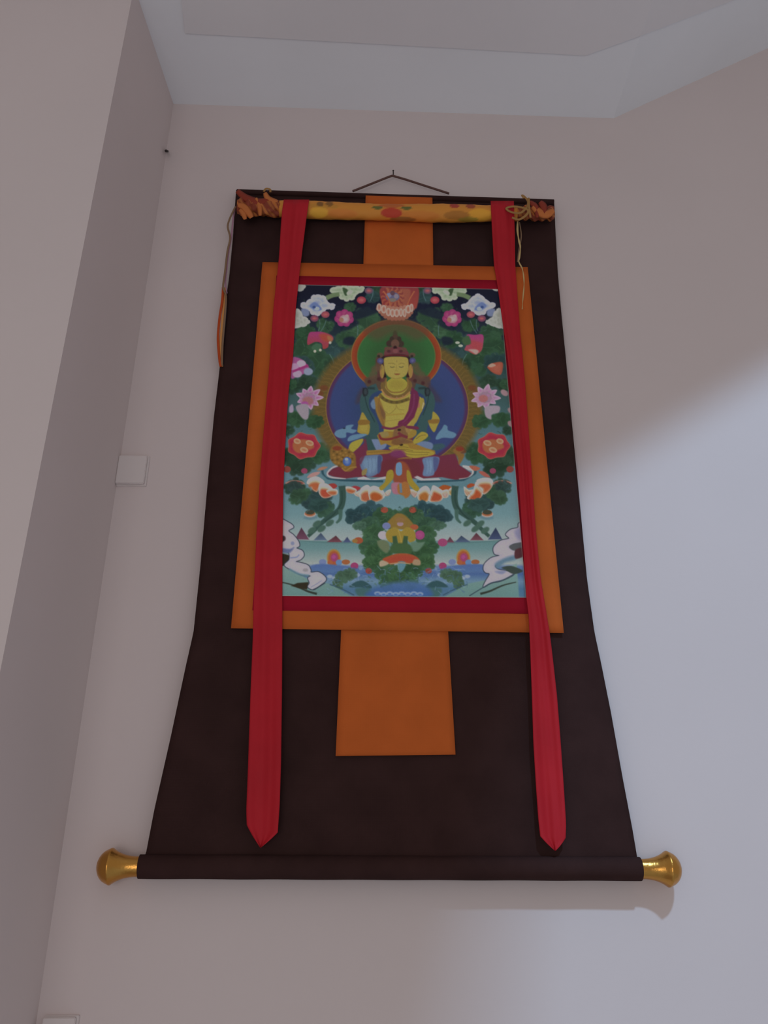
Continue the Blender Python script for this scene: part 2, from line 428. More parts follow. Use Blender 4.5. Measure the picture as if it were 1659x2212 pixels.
for fl in (0, 1):
    g = (lambda P: mir(P)) if fl else (lambda P: P)
    cloud(g(A1((665, 215), (740, 175), (860, 165), (1000, 165), (1100, 195), (1085, 240), (1010, 270), (980, 320), (900, 345), (800, 325), (770, 270), (700, 255))), (142, 153, 131), (106, 130, 96))
    poly(g(A1((830, 190), (890, 210), (900, 270), (860, 285))), (54, 76, 50), 1.2)
    poly(g(A1((880, 250), (930, 215), (970, 240), (900, 285))), (150, 160, 142), 1)
    stroke(g(A1((620, 320), (700, 285), (790, 270))), (10, 9), (92, 112, 78), 1.2)
    cloud(g(A1((290, 410), (345, 385), (410, 340), (480, 280), (560, 285), (620, 330), (650, 375), (735, 415), (680, 460), (620, 450), (600, 500), (520, 530), (430, 525), (400, 470), (340, 455))), (150, 152, 168), (122, 134, 164))
    poly(g(A1((410, 420), (470, 370), (540, 420), (560, 470), (480, 480))), (88, 106, 148), 1.6)
    ell(*g(A1((500, 455)))[0], 6, 4.5, (140, 150, 170)); ell(*g(A1((465, 435)))[0], 3.5, 3, (52, 70, 116))
    poly(g(A1((300, 460), (390, 470), (400, 540), (330, 550))), (100, 112, 140), 1.5)
    cloud(g(A1((215, 480), (290, 480), (330, 560), (415, 615), (380, 655), (290, 690), (190, 690))), (146, 150, 142), (126, 132, 118))
    cloud(g(A1((240, 160), (350, 150), (350, 190), (300, 220), (240, 225))), (138, 140, 132), (120, 124, 112))
    # pink open flower
    c = g(A1((850, 575)))[0]
    for i in range(7):
        a = i * 6.283 / 7 + 0.3
        ell(c[0] + 11 * math.cos(a), c[1] + 9 * math.sin(a), 10.5, 9, (136, 46, 92), rot=a, core=((146, 62, 100), 5))
    ell(c[0] + 1, c[1] + 2, 11, 9, (150, 110, 116), core=((160, 140, 140), 4))
    ell(c[0] - 6, c[1] + 4, 5, 5, (146, 100, 84)); ell(c[0] + 6, c[1] - 4, 4, 4, (160, 130, 130))
    for (bx, by, r, col) in [(1070, 345, 10, (142, 50, 62)), (610, 530, 9, (132, 62, 74)), (470, 580, 9, (104, 58, 80)), (1165, 225, 9, (88, 66, 84))]:
        p = g(A1((bx, by)))[0]; ell(p[0], p[1], r, r * .8, col, core=((160, 80, 80), 5))
# magenta / red half-open flowers
for P, c1_, c2_ in [(A1((400, 770), (480, 750), (580, 755), (690, 800), (710, 850), (660, 890), (640, 950), (580, 970), (560, 900), (480, 880), (380, 915)), (140, 50, 100), (140, 56, 52)),
                    (A2((880, 790), (980, 790), (1085, 790), (1090, 900), (1060, 1000), (980, 1040), (900, 1000), (850, 980), (880, 900)), (142, 52, 104), (150, 70, 64))]:
    poly(P, c1_, 1, col2=c2_)
poly(A1((530, 790), (600, 770), (690, 810), (650, 880), (570, 860)), (150, 66, 44), 3, alpha=.8)
poly(A1((640, 800), (700, 830), (690, 880), (640, 850)), (146, 100, 60), 2, alpha=.8)
poly(A1((430, 950), (490, 900), (560, 920), (540, 980), (480, 1000)), (58, 92, 66), 1.2)
for q in A1((545, 985), (475, 1000), (670, 890)): ell(q[0], q[1], 3, 3, (166, 162, 140))
poly(A2((900, 880), (960, 860), (1070, 900), (1050, 990), (950, 960)), (152, 60, 62), 3, alpha=.8)
poly(A2((900, 980), (950, 1010), (1000, 1040), (1030, 1000), (990, 975)), (172, 132, 122), 1.4)
poly(A2((820, 850), (900, 800), (930, 900), (850, 920)), (58, 84, 56), 1.5)
for q in A2((760, 890), (800, 930)): ell(q[0], q[1], 5, 3, (150, 160, 140))
# small pink / orange flowers at the edge
poly(A1((180, 1100), (250, 1080), (340, 1130), (420, 1250), (330, 1290), (250, 1320), (170, 1340)), (136, 70, 116), 1.2)
for q, c in zip(A1((300, 1160), (210, 1200), (390, 1260), (250, 1290)), [(170, 140, 158), (158, 120, 150), (120, 130, 150), (150, 130, 150)]): ell(q[0], q[1], 10, 8, c, soft=1.2)
stroke(A1((190, 1260), (290, 1220), (390, 1180)), 5, (136, 44, 98), 1)
poly(A2((1150, 1190), (1220, 1150), (1330, 1140), (1340, 1220), (1310, 1300), (1220, 1280), (1150, 1220)), (144, 72, 54), 1.2, core=((150, 82, 64), 6))
poly(A2((1150, 1190), (1200, 1155), (1250, 1180), (1190, 1205)), (176, 130, 110), 1)
# pale pink star lotuses
def lotus(c, R0, col, inner, n=9, seed=0, sq=.85):
    r_ = random.Random(seed)
    for ring_, (rr, k) in enumerate([(1.0, 0), (0.72, .5), (0.45, .2)]):
        for i in range(n):
            a = 2 * math.pi * (i + k) / n + r_.uniform(-.08, .08)
            L = R0 * rr * r_.uniform(.9, 1.12)
            w_ = R0 * .24
            tx, ty = math.cos(a), math.sin(a) * sq
            nx, ny = -math.sin(a), math.cos(a) * sq
            P = [(c[0], c[1]), (c[0] + tx * L * .5 + nx * w_, c[1] + ty * L * .5 + ny * w_), (c[0] + tx * L, c[1] + ty * L), (c[0] + tx * L * .5 - nx * w_, c[1] + ty * L * .5 - ny * w_)]
            cc = np.asarray(col) * (1 - .10 * ring_) if ring_ else np.asarray(col, float)
            poly(P, cc, .8, core=(np.asarray(inner), 4))
lotus((667, 860), 30, (164, 132, 154), (146, 84, 130), seed=1)
ell(665, 866, 12, 9, (140, 92, 92), soft=2); ell(658, 872, 8, 5, (140, 66, 126), soft=2)
poly(A3((230, 230), (380, 200), (390, 370), (320, 380)), (132, 124, 132), 1.4); poly(A3((150, 230), (190, 200), (200, 290), (150, 300)), (140, 128, 148), 1.2)
lotus((1048, 858), 31, (166, 136, 154), (150, 104, 140), seed=2)
ell(1044, 861, 10, 8, (150, 92, 90), soft=1.5)
poly(A4((1120, 230), (1290, 220), (1290, 300), (1200, 330), (1190, 390), (1120, 350)), (140, 128, 138), 1.4)
for q in A4((1360, 50), (1450, 280), (1450, 450)): ell(q[0], q[1], 9, 6, (140, 112, 116), soft=1.2, rot=.6)
# big red flowers
for c, sd in (((656, 963), 0), ((1066, 963), 1)):
    poly([(c[0] + (36 if i % 2 == 0 else 32) * math.cos(a) , c[1] + (29 if i % 2 == 0 else 25) * math.sin(a)) for i, a in enumerate([6.283 * i / 14 for i in range(14)])],
         (148, 50, 54), .9, core=((140, 38, 56), 5), outline=((156, 96, 78), .8))
    poly([(c[0] + x, c[1] + y) for x, y in ((-22, -8), (0, -14), (18, -6), (22, 4), (8, 10), (-10, 16), (-22, 8))], (146, 84, 52), 2)
    for dx, dy, rx in ((-14, -10, 8), (13, -6, 9), (1, 9, 9)): ell(c[0] + dx * (1 if sd == 0 else -1), c[1] + dy, rx, 6, (166, 132, 98), core=((150, 96, 66), 4), rot=.3)

# ---- seated figure
HR = (72, 56, 48)
# hair, shoulder ribbons and scarf behind
poly(A7((330, 960), (480, 900), (600, 860), (640, 1000), (600, 1120), (480, 1100), (370, 1080)), (78, 62, 50), 2.5)
poly(A7((1010, 860), (1130, 900), (1300, 930), (1290, 1090), (1180, 1110), (1010, 1100)), (78, 60, 52), 2.5)
poly(A7((1280, 1020), (1400, 1150), (1480, 1300), (1330, 1260)), (60, 52, 66), 4, alpha=.7)
poly(A7((300, 1080), (220, 1200), (200, 1330), (330, 1250)), (62, 54, 62), 4, alpha=.7)
SC = (50, 76, 76)
stroke(A7((520, 1080), (400, 1140), (330, 1260), (340, 1420), (420, 1560), (470, 1700), (440, 1850), (340, 1930)), (17, 24), SC, 1.2)
stroke(A7((1080, 1080), (1230, 1140), (1310, 1260), (1290, 1430), (1210, 1600), (1180, 1780), (1260, 1900)), (17, 24), SC, 1.2)
stroke(A7((330, 1120), (340, 1250), (380, 1400), (480, 1600)), 2, (34, 50, 50), 1, .8); stroke(A7((1290, 1130), (1270, 1300), (1200, 1500)), 2, (34, 50, 50), 1, .8)
for cx_, sg in ((342, 1), (1270, -1)):
    stroke(A7((cx_ - 30, 1090), (cx_ - 34, 1160), (cx_ - 20, 1220)), 3, (36, 38, 40), 1, .8); stroke(A7((cx_ + 30 * sg, 1092), (cx_ + 140 * sg, 1100)), 5, (38, 50, 50), 1.4, .8)
    ell(*A7((cx_, 1150))[0], 6, 9.5, (36, 38, 42), soft=1.4, alpha=.8); ell(*A7((cx_, 1150))[0], 3.4, 6.5, (50, 60, 64), soft=1.2)
SK, SKD, OR_ = (146, 134, 58), (120, 98, 44), (138, 100, 44)
# torso and arms
poly(A7((640, 1000), (980, 1000), (1010, 1180), (1170, 1230), (1230, 1330), (1180, 1450), (1080, 1600), (1040, 1760), (1000, 1900), (600, 1900), (620, 1650), (500, 1420), (470, 1280), (560, 1180), (630, 1130)), SK, 1, core=((148, 136, 60), 8), smooth=False)
poly(A7((470, 1250), (540, 1240), (610, 1400), (640, 1560), (600, 1660), (500, 1450)), (128, 98, 46), 1.5)
poly(A7((540, 1330), (610, 1420), (640, 1480), (620, 1560), (540, 1440)), (104, 76, 48), 2)
poly(A7((420, 1320), (470, 1260), (490, 1400), (440, 1390)), (90, 112, 136), 1.2)
poly(A7((1130, 1300), (1200, 1240), (1220, 1330), (1160, 1480), (1090, 1620), (1000, 1660), (1080, 1480)), (140, 124, 54), 1.2)
ell(*A7((1130, 1350))[0], 4, 6, (146, 96, 74)); stroke(A7((1210, 1310), (1190, 1400)), 2, (160, 150, 120), .8)
stroke(A7((640, 1440), (700, 1480), (790, 1400), (800, 1340)), 1.2, SKD, .8, .7); stroke(A7((800, 1350), (840, 1410), (920, 1420)), 1.2, SKD, .8, .6)
stroke(A7((640, 1500), (780, 1490), (920, 1480)), 2, (140, 112, 46), 1.4, .8)
stroke(A7((640, 1590), (780, 1570), (860, 1560)), 1, SKD, .8, .5)
# forearms
poly(A3((1080, 300), (1130, 360), (1170, 440), (1180, 500), (1150, 590), (1030, 560), (1020, 520), (1040, 420)), (138, 120, 50), 1, core=((146, 130, 56), 6))
poly(A3((1040, 400), (1160, 400), (1170, 450), (1040, 460)), (120, 90, 40), 1.2)
poly(A3((1095, 640), (1060, 720), (970, 810), (910, 770), (930, 700), (1000, 660)), (144, 134, 50), 1)
poly(A4((450, 290), (530, 380), (500, 480), (455, 555), (390, 440), (430, 380)), (142, 128, 52), 1)
poly(A4((390, 400), (520, 390), (510, 440), (400, 440)), (122, 92, 42), 1.2)
# necklaces
nk = [(640, 940), (600, 1080), (700, 1200), (810, 1230), (930, 1190), (1010, 1080), (970, 940)]
stroke(A7(*nk), 9, (104, 82, 44), 1); 
ell(*A7((812, 1045))[0], 23, 16.5, (142, 132, 52), core=((136, 122, 50), 8))
stroke(A7((650, 950), (655, 1080), (720, 1150), (812, 1160), (900, 1140), (970, 1070), (975, 950)), 3, (120, 92, 46), 1)
stroke(A7((580, 1110), (640, 1200), (740, 1245), (820, 1250), (920, 1225), (1010, 1150)), 3.5, (150, 112, 62), .8)
stroke(A7((550, 1190), (620, 1260), (720, 1300), (820, 1305), (920, 1280), (1000, 1250)), 7, (96, 82, 40), 1)
for x_, y_ in [(600, 1240), (660, 1280), (730, 1300), (810, 1308), (890, 1295), (950, 1270)]: ell(*A7((x_, y_))[0], 2.8, 2.4, (80, 68, 40), soft=1.2)
for x_, y_ in [(640, 1190), (720, 1225), (810, 1235), (900, 1215)]: ell(*A7((x_, y_))[0], 1.8, 1.8, (130, 96, 70))
stroke(A7((560, 1200), (540, 1350), (600, 1600), (640, 1700)), 3, (120, 88, 44), 1)
# sash
poly(A7((1030, 1080), (1120, 1150), (1150, 1240), (1120, 1380), (1070, 1530), (970, 1640), (900, 1720), (820, 1640), (840, 1590), (910, 1560), (980, 1430), (1010, 1250)), (96, 38, 64), 1.1, smooth=False)
stroke(A7((1070, 1180), (1060, 1350), (1000, 1500), (900, 1620)), 3, (112, 50, 84), 1.2, .7)
# head
poly(A7((500, 640), (520, 900), (560, 1000), (640, 960), (640, 640)), (84, 50, 48), 2, alpha=.9)
poly(A7((970, 640), (1050, 800), (1070, 960), (1010, 990), (960, 900)), (86, 54, 48), 2, alpha=.9)
poly(A7((575, 690), (600, 620), (800, 560), (990, 620), (1020, 700), (1000, 760), (960, 700), (640, 700), (610, 760)), (44, 34, 36), 1.2)
ell(*A7((590, 845))[0], 5, 15, (140, 118, 54)); ell(*A7((1015, 840))[0], 5, 15, (138, 112, 54))
stroke(A7((560, 770), (570, 870), (590, 950)), 2, (140, 96, 60), .9); stroke(A7((1045, 770), (1040, 870), (1000, 950)), 2, (140, 100, 62), .9)
poly(A7((610, 940), (635, 850), (655, 930)), (40, 26, 26), 1, smooth=False); poly(A7((945, 930), (970, 860), (1000, 930)), (52, 28, 28), 1, smooth=False)
poly(A7((622, 650), (700, 628), (800, 624), (900, 628), (972, 650), (985, 740), (978, 830), (945, 900), (880, 945), (800, 965), (725, 945), (660, 895), (628, 820), (618, 730)), (146, 132, 62), .9, core=((148, 134, 64), 8))
stroke(A7((680, 730), (740, 722), (785, 740)), 1.2, (110, 92, 46), .8, .7); stroke(A7((840, 740), (880, 722), (925, 735)), 1.2, (110, 92, 46), .8, .7)
stroke(A7((710, 775), (740, 785), (775, 775)), 1.8, (92, 86, 50), .8, .9); stroke(A7((845, 775), (880, 785), (910, 772)), 1.8, (86, 82, 50), .8, .9)
stroke(A7((800, 750), (805, 810), (790, 830), (830, 840)), 1, (124, 104, 50), .8, .7)
ell(*A7((815, 888))[0], 5.5, 1.8, (128, 84, 46)); stroke(A7((770, 880), (815, 886), (860, 880)), 1, (112, 70, 42), .7)
stroke(A7((700, 925), (790, 955), (880, 935)), 1, (118, 98, 44), .8, .7)
ell(*A7((808, 692))[0], 1, 2, (130, 110, 60))
# crown
poly(A7((620, 600), (640, 520), (730, 480), (790, 470), (880, 480), (960, 530), (990, 600), (900, 590), (790, 585), (700, 595)), (96, 54, 56), 1.3)
stroke(A7((620, 612), (800, 600), (985, 615)), 3, (92, 36, 40), 1)
for (x_, y_, rx, ry, c) in [(785, 290, 5, 8, (62, 60, 42)), (785, 350, 8, 8, (70, 54, 44)), (735, 370, 5, 7, (54, 46, 38)), (845, 370, 5, 7, (54, 46, 38)), (700, 430, 7, 7, (58, 44, 40)), (870, 435, 7, 7, (56, 48, 40)),
                            (785, 430, 9, 9, (92, 66, 54)), (785, 490, 4, 4, (46, 28, 30)), (670, 510, 7, 5, (88, 62, 52)), (910, 520, 7, 5, (88, 62, 52)), (560, 600, 7, 5, (84, 68, 50)), (1040, 600, 7, 5, (84, 66, 54)),
                            (540, 620, 3, 3, (46, 40, 36)), (1035, 620, 3, 3, (46, 40, 36)), (690, 545, 4, 3, (70, 40, 44)), (870, 545, 4, 3, (70, 40, 44)), (790, 540, 6, 5, (112, 66, 66))]:
    ell(*A7((x_, y_))[0], rx, ry, c, soft=1.2)
for x_, y_ in ((565, 690), (1045, 685)): ell(*A7((x_, y_))[0], 7, 6.5, (66, 68, 108), soft=1.2); ell(*A7((x_, y_))[0], 3, 3, (84, 84, 122))
for x_, y_ in ((480, 820), (1120, 830), (450, 900), (1180, 900), (530, 780), (1090, 760)): ell(*A7((x_, y_))[0], 8, 8, (88, 70, 52), soft=3, alpha=.7)
for x_, y_ in ((540, 960), (1080, 985), (400, 1000), (1200, 1020)): ell(*A7((x_, y_))[0], 4, 4, (66, 40, 40), soft=1.5); 

# blue scarf loops
SB = (84, 118, 140)
poly(A3((725, 580), (760, 530), (860, 500), (880, 470), (970, 460), (940, 510), (1010, 530), (960, 570), (880, 560), (870, 620), (780, 625)), SB, 1.1)
poly(A3((900, 630), (960, 590), (1100, 575), (1140, 590), (1050, 630), (960, 660), (900, 670)), SB, 1.1)
ell(*A3((850, 505))[0], 3, 1.6, (40, 50, 66))
poly(A4((560, 510), (590, 460), (630, 480), (640, 530), (720, 560), (745, 590), (700, 630), (580, 625), (500, 650), (480, 630), (510, 570)), SB, 1.1)
poly(A4((440, 720), (560, 700), (600, 740), (500, 790), (440, 780)), (52, 78, 84), 2)
# lap: robe, drapery and legs
RB = (98, 42, 62)
poly(A3((630, 1090), (700, 1020), (790, 990), (880, 960), (980, 800), (1110, 690), (1300, 780), (1659, 760), (1900, 780), (2060, 860), (2270, 830), (2330, 980), (2480, 1080), (2430, 1140), (2300, 1170), (2100, 1130), (1800, 1150), (1400, 1130), (1000, 1130), (860, 1150), (700, 1120)), RB, 1.2, smooth=False, col2=(100, 42, 52))
poly(A3((1180, 650), (1380, 660), (1370, 760), (1240, 790), (1160, 720)), (98, 114, 142), 1.4)
poly(A4((240, 700), (330, 670), (440, 700), (420, 780), (260, 790)), (92, 110, 138), 1.4)
stroke(A3((1140, 600), (1180, 720), (1210, 800)), (12, 18), (48, 72, 72), 1.2)
poly(A3((1060, 890), (1150, 850), (1330, 855), (1320, 1000), (1270, 1090), (1160, 1130), (1110, 1080), (1060, 1000)), (84, 104, 132), 1.4, core=((98, 124, 148), 8))
poly(A3((1280, 870), (1330, 870), (1320, 1030), (1280, 1080)), (62, 74, 110), 1.4)
poly(A4((320, 890), (510, 870), (520, 950), (470, 1060), (440, 1110), (320, 1110), (330, 1000)), (88, 110, 140), 1.4, core=((100, 126, 152), 8))
poly(A4((450, 880), (520, 900), (500, 1020), (460, 1050)), (70, 80, 118), 1.6)
for x_ in (1150, 1200, 1250): stroke(A3((x_, 880), (x_ + 10, 980), (x_, 1080)), 1, (72, 92, 120), .8, .6)
for x_ in (350, 390, 430): stroke(A4((x_, 900), (x_ + 10, 1000), (x_, 1090)), 1, (76, 96, 124), .8, .6)
# hands in the lap with a bowl
poly(A3((1120, 790), (1300, 780), (1450, 790), (1500, 760), (1380, 700), (1320, 720), (1270, 600), (1300, 560), (1400, 540), (1659, 560), (1750, 700), (1900, 760), (2010, 790), (2020, 830), (1900, 870), (1750, 850), (1659, 800), (1550, 790), (1400, 830), (1140, 850)), (134, 104, 44), 1.2, smooth=False)
poly(A4((190, 670), (230, 610), (300, 550), (370, 570), (380, 610), (320, 660), (220, 705)), (144, 130, 50), 1)
poly(A4((40, 790), (120, 760), (240, 780), (420, 790), (460, 840), (330, 870), (200, 885), (90, 850)), (144, 128, 48), 1, core=((146, 132, 50), 5))
poly(A4((0, 720), (90, 700), (140, 740), (120, 790), (20, 790), (-60, 800), (-120, 750)), (142, 122, 46), 1)
poly(A4((50, 880), (170, 880), (150, 920), (60, 940), (-20, 910)), (138, 110, 44), 1)
poly(A3((1500, 500), (1580, 470), (1650, 500), (1660, 620), (1600, 690), (1520, 700), (1470, 640)), (112, 82, 52), 1.4); ell(*A3((1555, 525))[0], 4, 2.5, (48, 36, 30)); ell(*A3((1580, 715))[0], 4, 2.5, (40, 30, 26))
stroke(A3((1330, 490), (1450, 510), (1550, 480), (1659, 420)), 5, RB, 1); stroke(A3((1300, 580), (1330, 640), (1450, 640), (1600, 590)), 5, (110, 44, 44), 1); stroke(A4((100, 490), (230, 500), (250, 520)), 7, RB, 1)
stroke(A4((0, 560), (60, 600), (190, 640)), 6, (104, 46, 52), 1)
poly(A4((90, 500), (150, 520), (160, 570), (110, 560)), (136, 108, 60), 1); poly(A4((170, 530), (230, 530), (230, 590), (170, 630), (120, 630)), (134, 110, 46), 1)
poly(A3((1310, 560), (1400, 550), (1420, 600), (1340, 620)), (128, 112, 64), 1)
for P in (A4((100, 800), (240, 812), (400, 815)), A4((90, 830), (220, 845), (380, 838)), A4((40, 770), (110, 778), (190, 790)), A4((0, 748), (70, 742), (130, 752)), A3((1150, 815), (1300, 805), (1440, 805)), A3((1420, 790), (1520, 770), (1640, 790)),
          A4((230, 640), (290, 600), (350, 590)), A4((60, 905), (120, 900), (160, 890))):
    stroke(P, 1.2, (98, 78, 38), .8, .75)
poly(A4((-60, 640), (20, 650), (60, 690), (0, 720), (-80, 700)), (108, 76, 44), 1.4); poly(A4((20, 660), (110, 650), (190, 680), (120, 700), (50, 700)), (104, 74, 50), 1.6, alpha=.8)
poly(A3((1490, 780), (1600, 790), (1640, 850), (1560, 880), (1440, 850)), (106, 48, 84), 2.2, alpha=.85)
stroke(A3((1110, 640), (1130, 760), (1100, 850), (1050, 960)), 6, (96, 42, 62), 1.4, .8)
# moon disc, lotus throne
stroke(A3((785, 978), (700, 1010), (635, 1080), (680, 1130), (870, 1155)), 3.5, (160, 150, 150), .9)
poly(A3((1020, 1140), (1100, 1120), (1200, 1160), (1380, 1120), (1390, 1150), (1200, 1175), (1020, 1165)), (156, 158, 166), .9, smooth=False)
stroke(A4((830, 990), (930, 1010), (955, 1080), (900, 1140), (780, 1160)), 4, (162, 152, 148), .9); poly(A4((820, 985), (900, 990), (950, 1040), (900, 1040)), (164, 158, 152), 1)
poly(A4((200, 1130), (240, 1110), (330, 1150), (520, 1140), (550, 1170), (300, 1180)), (158, 158, 158), .9, smooth=False)
stroke(A3((570, 1040), (590, 1110), (680, 1160), (1000, 1175), (1350, 1185)), 5, (42, 72, 82), 1); stroke(A4((990, 1030), (980, 1090), (900, 1150), (700, 1180), (240, 1190)), 5, (42, 72, 82), 1)
poly(A3((560, 1090), (640, 1160), (860, 1190), (1350, 1200), (1700, 1210), (2100, 1195), (2380, 1180), (2540, 1090), (2560, 1160), (2400, 1260), (2100, 1300), (1659, 1330), (1300, 1290), (800, 1260), (600, 1210)), (80, 114, 122), 1.4, smooth=False)
def petal(P, core=(158, 84, 50), edge=(176, 162, 152), ins=6):
    poly(P, np.asarray(edge) * 1.0, .8)
    x0 = min(p[0] for p in P); x1 = max(p[0] for p in P); y0 = min(p[1] for p in P); y1 = max(p[1] for p in P)
    cxp = sum(p[0] for p in P) / len(P); cyp = sum(p[1] for p in P) / len(P)
    poly([(cxp + (p[0] - cxp) * .74, cyp + (p[1] - cyp) * .66 + (y1 - y0) * .12) for p in P], (166, 138, 96), 2.4, alpha=.75)
    poly([(cxp + (p[0] - cxp) * .70, cyp + (p[1] - cyp) * .54 + (y1 - y0) * .17) for p in P], core, 2.6, alpha=1)
    stroke([(x0 + 2, cyp), (cxp, y1 - .5), (x1 - 2, cyp)], .9, (128, 70, 56), .8, .5)
for q, c in ((((500, 1040), (560, 1000), (640, 1000), (570, 1040)), (150, 104, 80)), (((375, 1140), (430, 1080), (540, 1060), (500, 1110)), (158, 118, 112)),
             (((640, 1230), (720, 1210), (760, 1250), (690, 1290)), (140, 52, 48)), (((930, 1270), (990, 1240), (1060, 1270), (1000, 1310)), (142, 48, 52))):
    poly(A3(*q), c, 1)
for q, c in ((((910, 990), (980, 985), (1050, 1020), (980, 1050)), (152, 84, 64)), (((1030, 1060), (1100, 1060), (1180, 1130), (1100, 1120)), (150, 80, 68)),
             (((880, 1240), (930, 1210), (990, 1230), (900, 1270)), (150, 66, 36)), (((510, 1290), (580, 1230), (690, 1260), (660, 1300)), (146, 72, 34))):
    poly(A4(*q), c, 1)
petal(A3((370, 1210), (400, 1150), (500, 1120), (600, 1190), (540, 1250), (500, 1320), (440, 1280), (420, 1230)))
petal(A3((520, 1290), (540, 1210), (640, 1220), (720, 1300), (700, 1370), (600, 1400), (540, 1360)), core=(156, 66, 46))
petal(A3((620, 1310), (680, 1280), (760, 1290), (760, 1350), (680, 1360)), ins=4)
petal(A3((860, 1260), (920, 1250), (1010, 1290), (970, 1340), (890, 1320)), ins=4)
petal(A3((980, 1340), (1060, 1300), (1110, 1310), (1080, 1380), (1010, 1370)), core=(170, 150, 140), ins=4)
petal(A3((1050, 1400), (1060, 1280), (1150, 1230), (1200, 1300), (1190, 1430), (1100, 1440)), core=(154, 82, 54))
petal(A3((1170, 1400), (1160, 1290), (1230, 1240), (1340, 1290), (1370, 1380), (1280, 1440), (1200, 1430)), core=(152, 76, 36))
petal(A3((1360, 1350), (1400, 1300), (1450, 1290), (1430, 1350), (1380, 1370)), core=(170, 150, 146), ins=4)
petal(A4((250, 1400), (260, 1300), (350, 1240), (410, 1300), (390, 1430), (300, 1440)), core=(150, 92, 40))
petal(A4((390, 1430), (420, 1300), (450, 1235), (540, 1280), (590, 1330), (560, 1420), (480, 1445)), core=(152, 70, 42))
petal(A4((560, 1310), (640, 1290), (640, 1380), (570, 1390)), core=(166, 140, 130), ins=4)
petal(A4((640, 1300), (700, 1250), (760, 1250), (750, 1350), (660, 1360)), core=(150, 130, 72), ins=4)
petal(A4((840, 1250), (900, 1290), (960, 1290), (960, 1340), (870, 1370)), core=(168, 130, 104), ins=4)
petal(A4((880, 1400), (960, 1290), (1000, 1190), (1080, 1270), (1080, 1360), (1000, 1425)), core=(156, 70, 38))
petal(A4((1000, 1180), (1080, 1140), (1190, 1150), (1215, 1220), (1160, 1310), (1090, 1350), (1080, 1250)), core=(154, 80, 50))
petal(A4((140, 1290), (200, 1290), (250, 1330), (220, 1390), (170, 1340)), core=(160, 130, 120), ins=4)
# jewel and ornaments at the left knee
poly(A3((680, 760), (760, 700), (870, 760), (980, 830), (1000, 920), (990, 1010), (900, 1060), (800, 1000), (720, 960), (670, 880)), (116, 86, 40), 1.8)
for k in range(34):
    a_j = k * 2.4; q = A3((835 + 150 * math.sqrt(k / 34) * math.cos(a_j), 880 + 130 * math.sqrt(k / 34) * math.sin(a_j)))[0]; ell(q[0], q[1], 2.6, 2.2, (136, 102, 48) if k % 3 else (84, 64, 34), soft=1.0, alpha=.8)
ell(*A3((760, 760))[0], 10, 5, (112, 54, 36), soft=1.4); ell(*A3((888, 930))[0], 9.5, 10, (58, 84, 142), core=((96, 120, 170), 6)); ell(*A3((880, 900))[0], 4, 3, (130, 146, 180))
stroke(A3((820, 1010), (870, 1050), (930, 1010), (1010, 1000)), 3, (138, 104, 48), 1)
poly(A3((1080, 1050), (1140, 1020), (1130, 1090), (1080, 1110)), (126, 112, 66), 1)
poly(A4((700, 790), (780, 740), (840, 780), (800, 820), (850, 850), (780, 970), (760, 860)), (120, 88, 44), 1.6); ell(*A4((790, 770))[0], 9, 5, (116, 50, 36), soft=1.4)
# apron tassel between the knees
poly(A3((1330, 940), (1500, 900), (1720, 900), (1830, 1000), (1760, 1120), (1400, 1120)), (96, 42, 50), 2.5)
poly(A3((1500, 1000), (1560, 930), (1640, 950), (1700, 1060), (1700, 1190), (1490, 1200)), (128, 66, 44), 2.2)
poly(A3((1520, 960), (1580, 950), (1590, 1080), (1550, 1110), (1520, 1070)), (94, 128, 158), 1)
poly(A4((-20, 960), (40, 960), (40, 1080), (0, 1110), (-30, 1070)), (92, 126, 156), 1)
poly(A3((1400, 1060), (1470, 1040), (1480, 1140), (1400, 1240), (1330, 1300), (1300, 1260), (1370, 1190)), (138, 120, 42), 1)
poly(A4((110, 1050), (150, 1060), (190, 1170), (270, 1270), (240, 1310), (190, 1280), (120, 1190)), (140, 120, 40), 1)
poly(A3((1460, 1210), (1600, 1210), (1600, 1330), (1480, 1340)), (148, 96, 110), 1.6); poly(A3((1600, 1210), (1659, 1200), (1700, 1330), (1640, 1390)), (142, 92, 48), 1.6)
poly(A4((0, 1220), (120, 1200), (140, 1290), (100, 1400), (70, 1370), (0, 1330)), (144, 94, 46), 1.6); stroke(A3((1570, 1210), (1580, 1330)), 5, (86, 110, 128), 1.2)

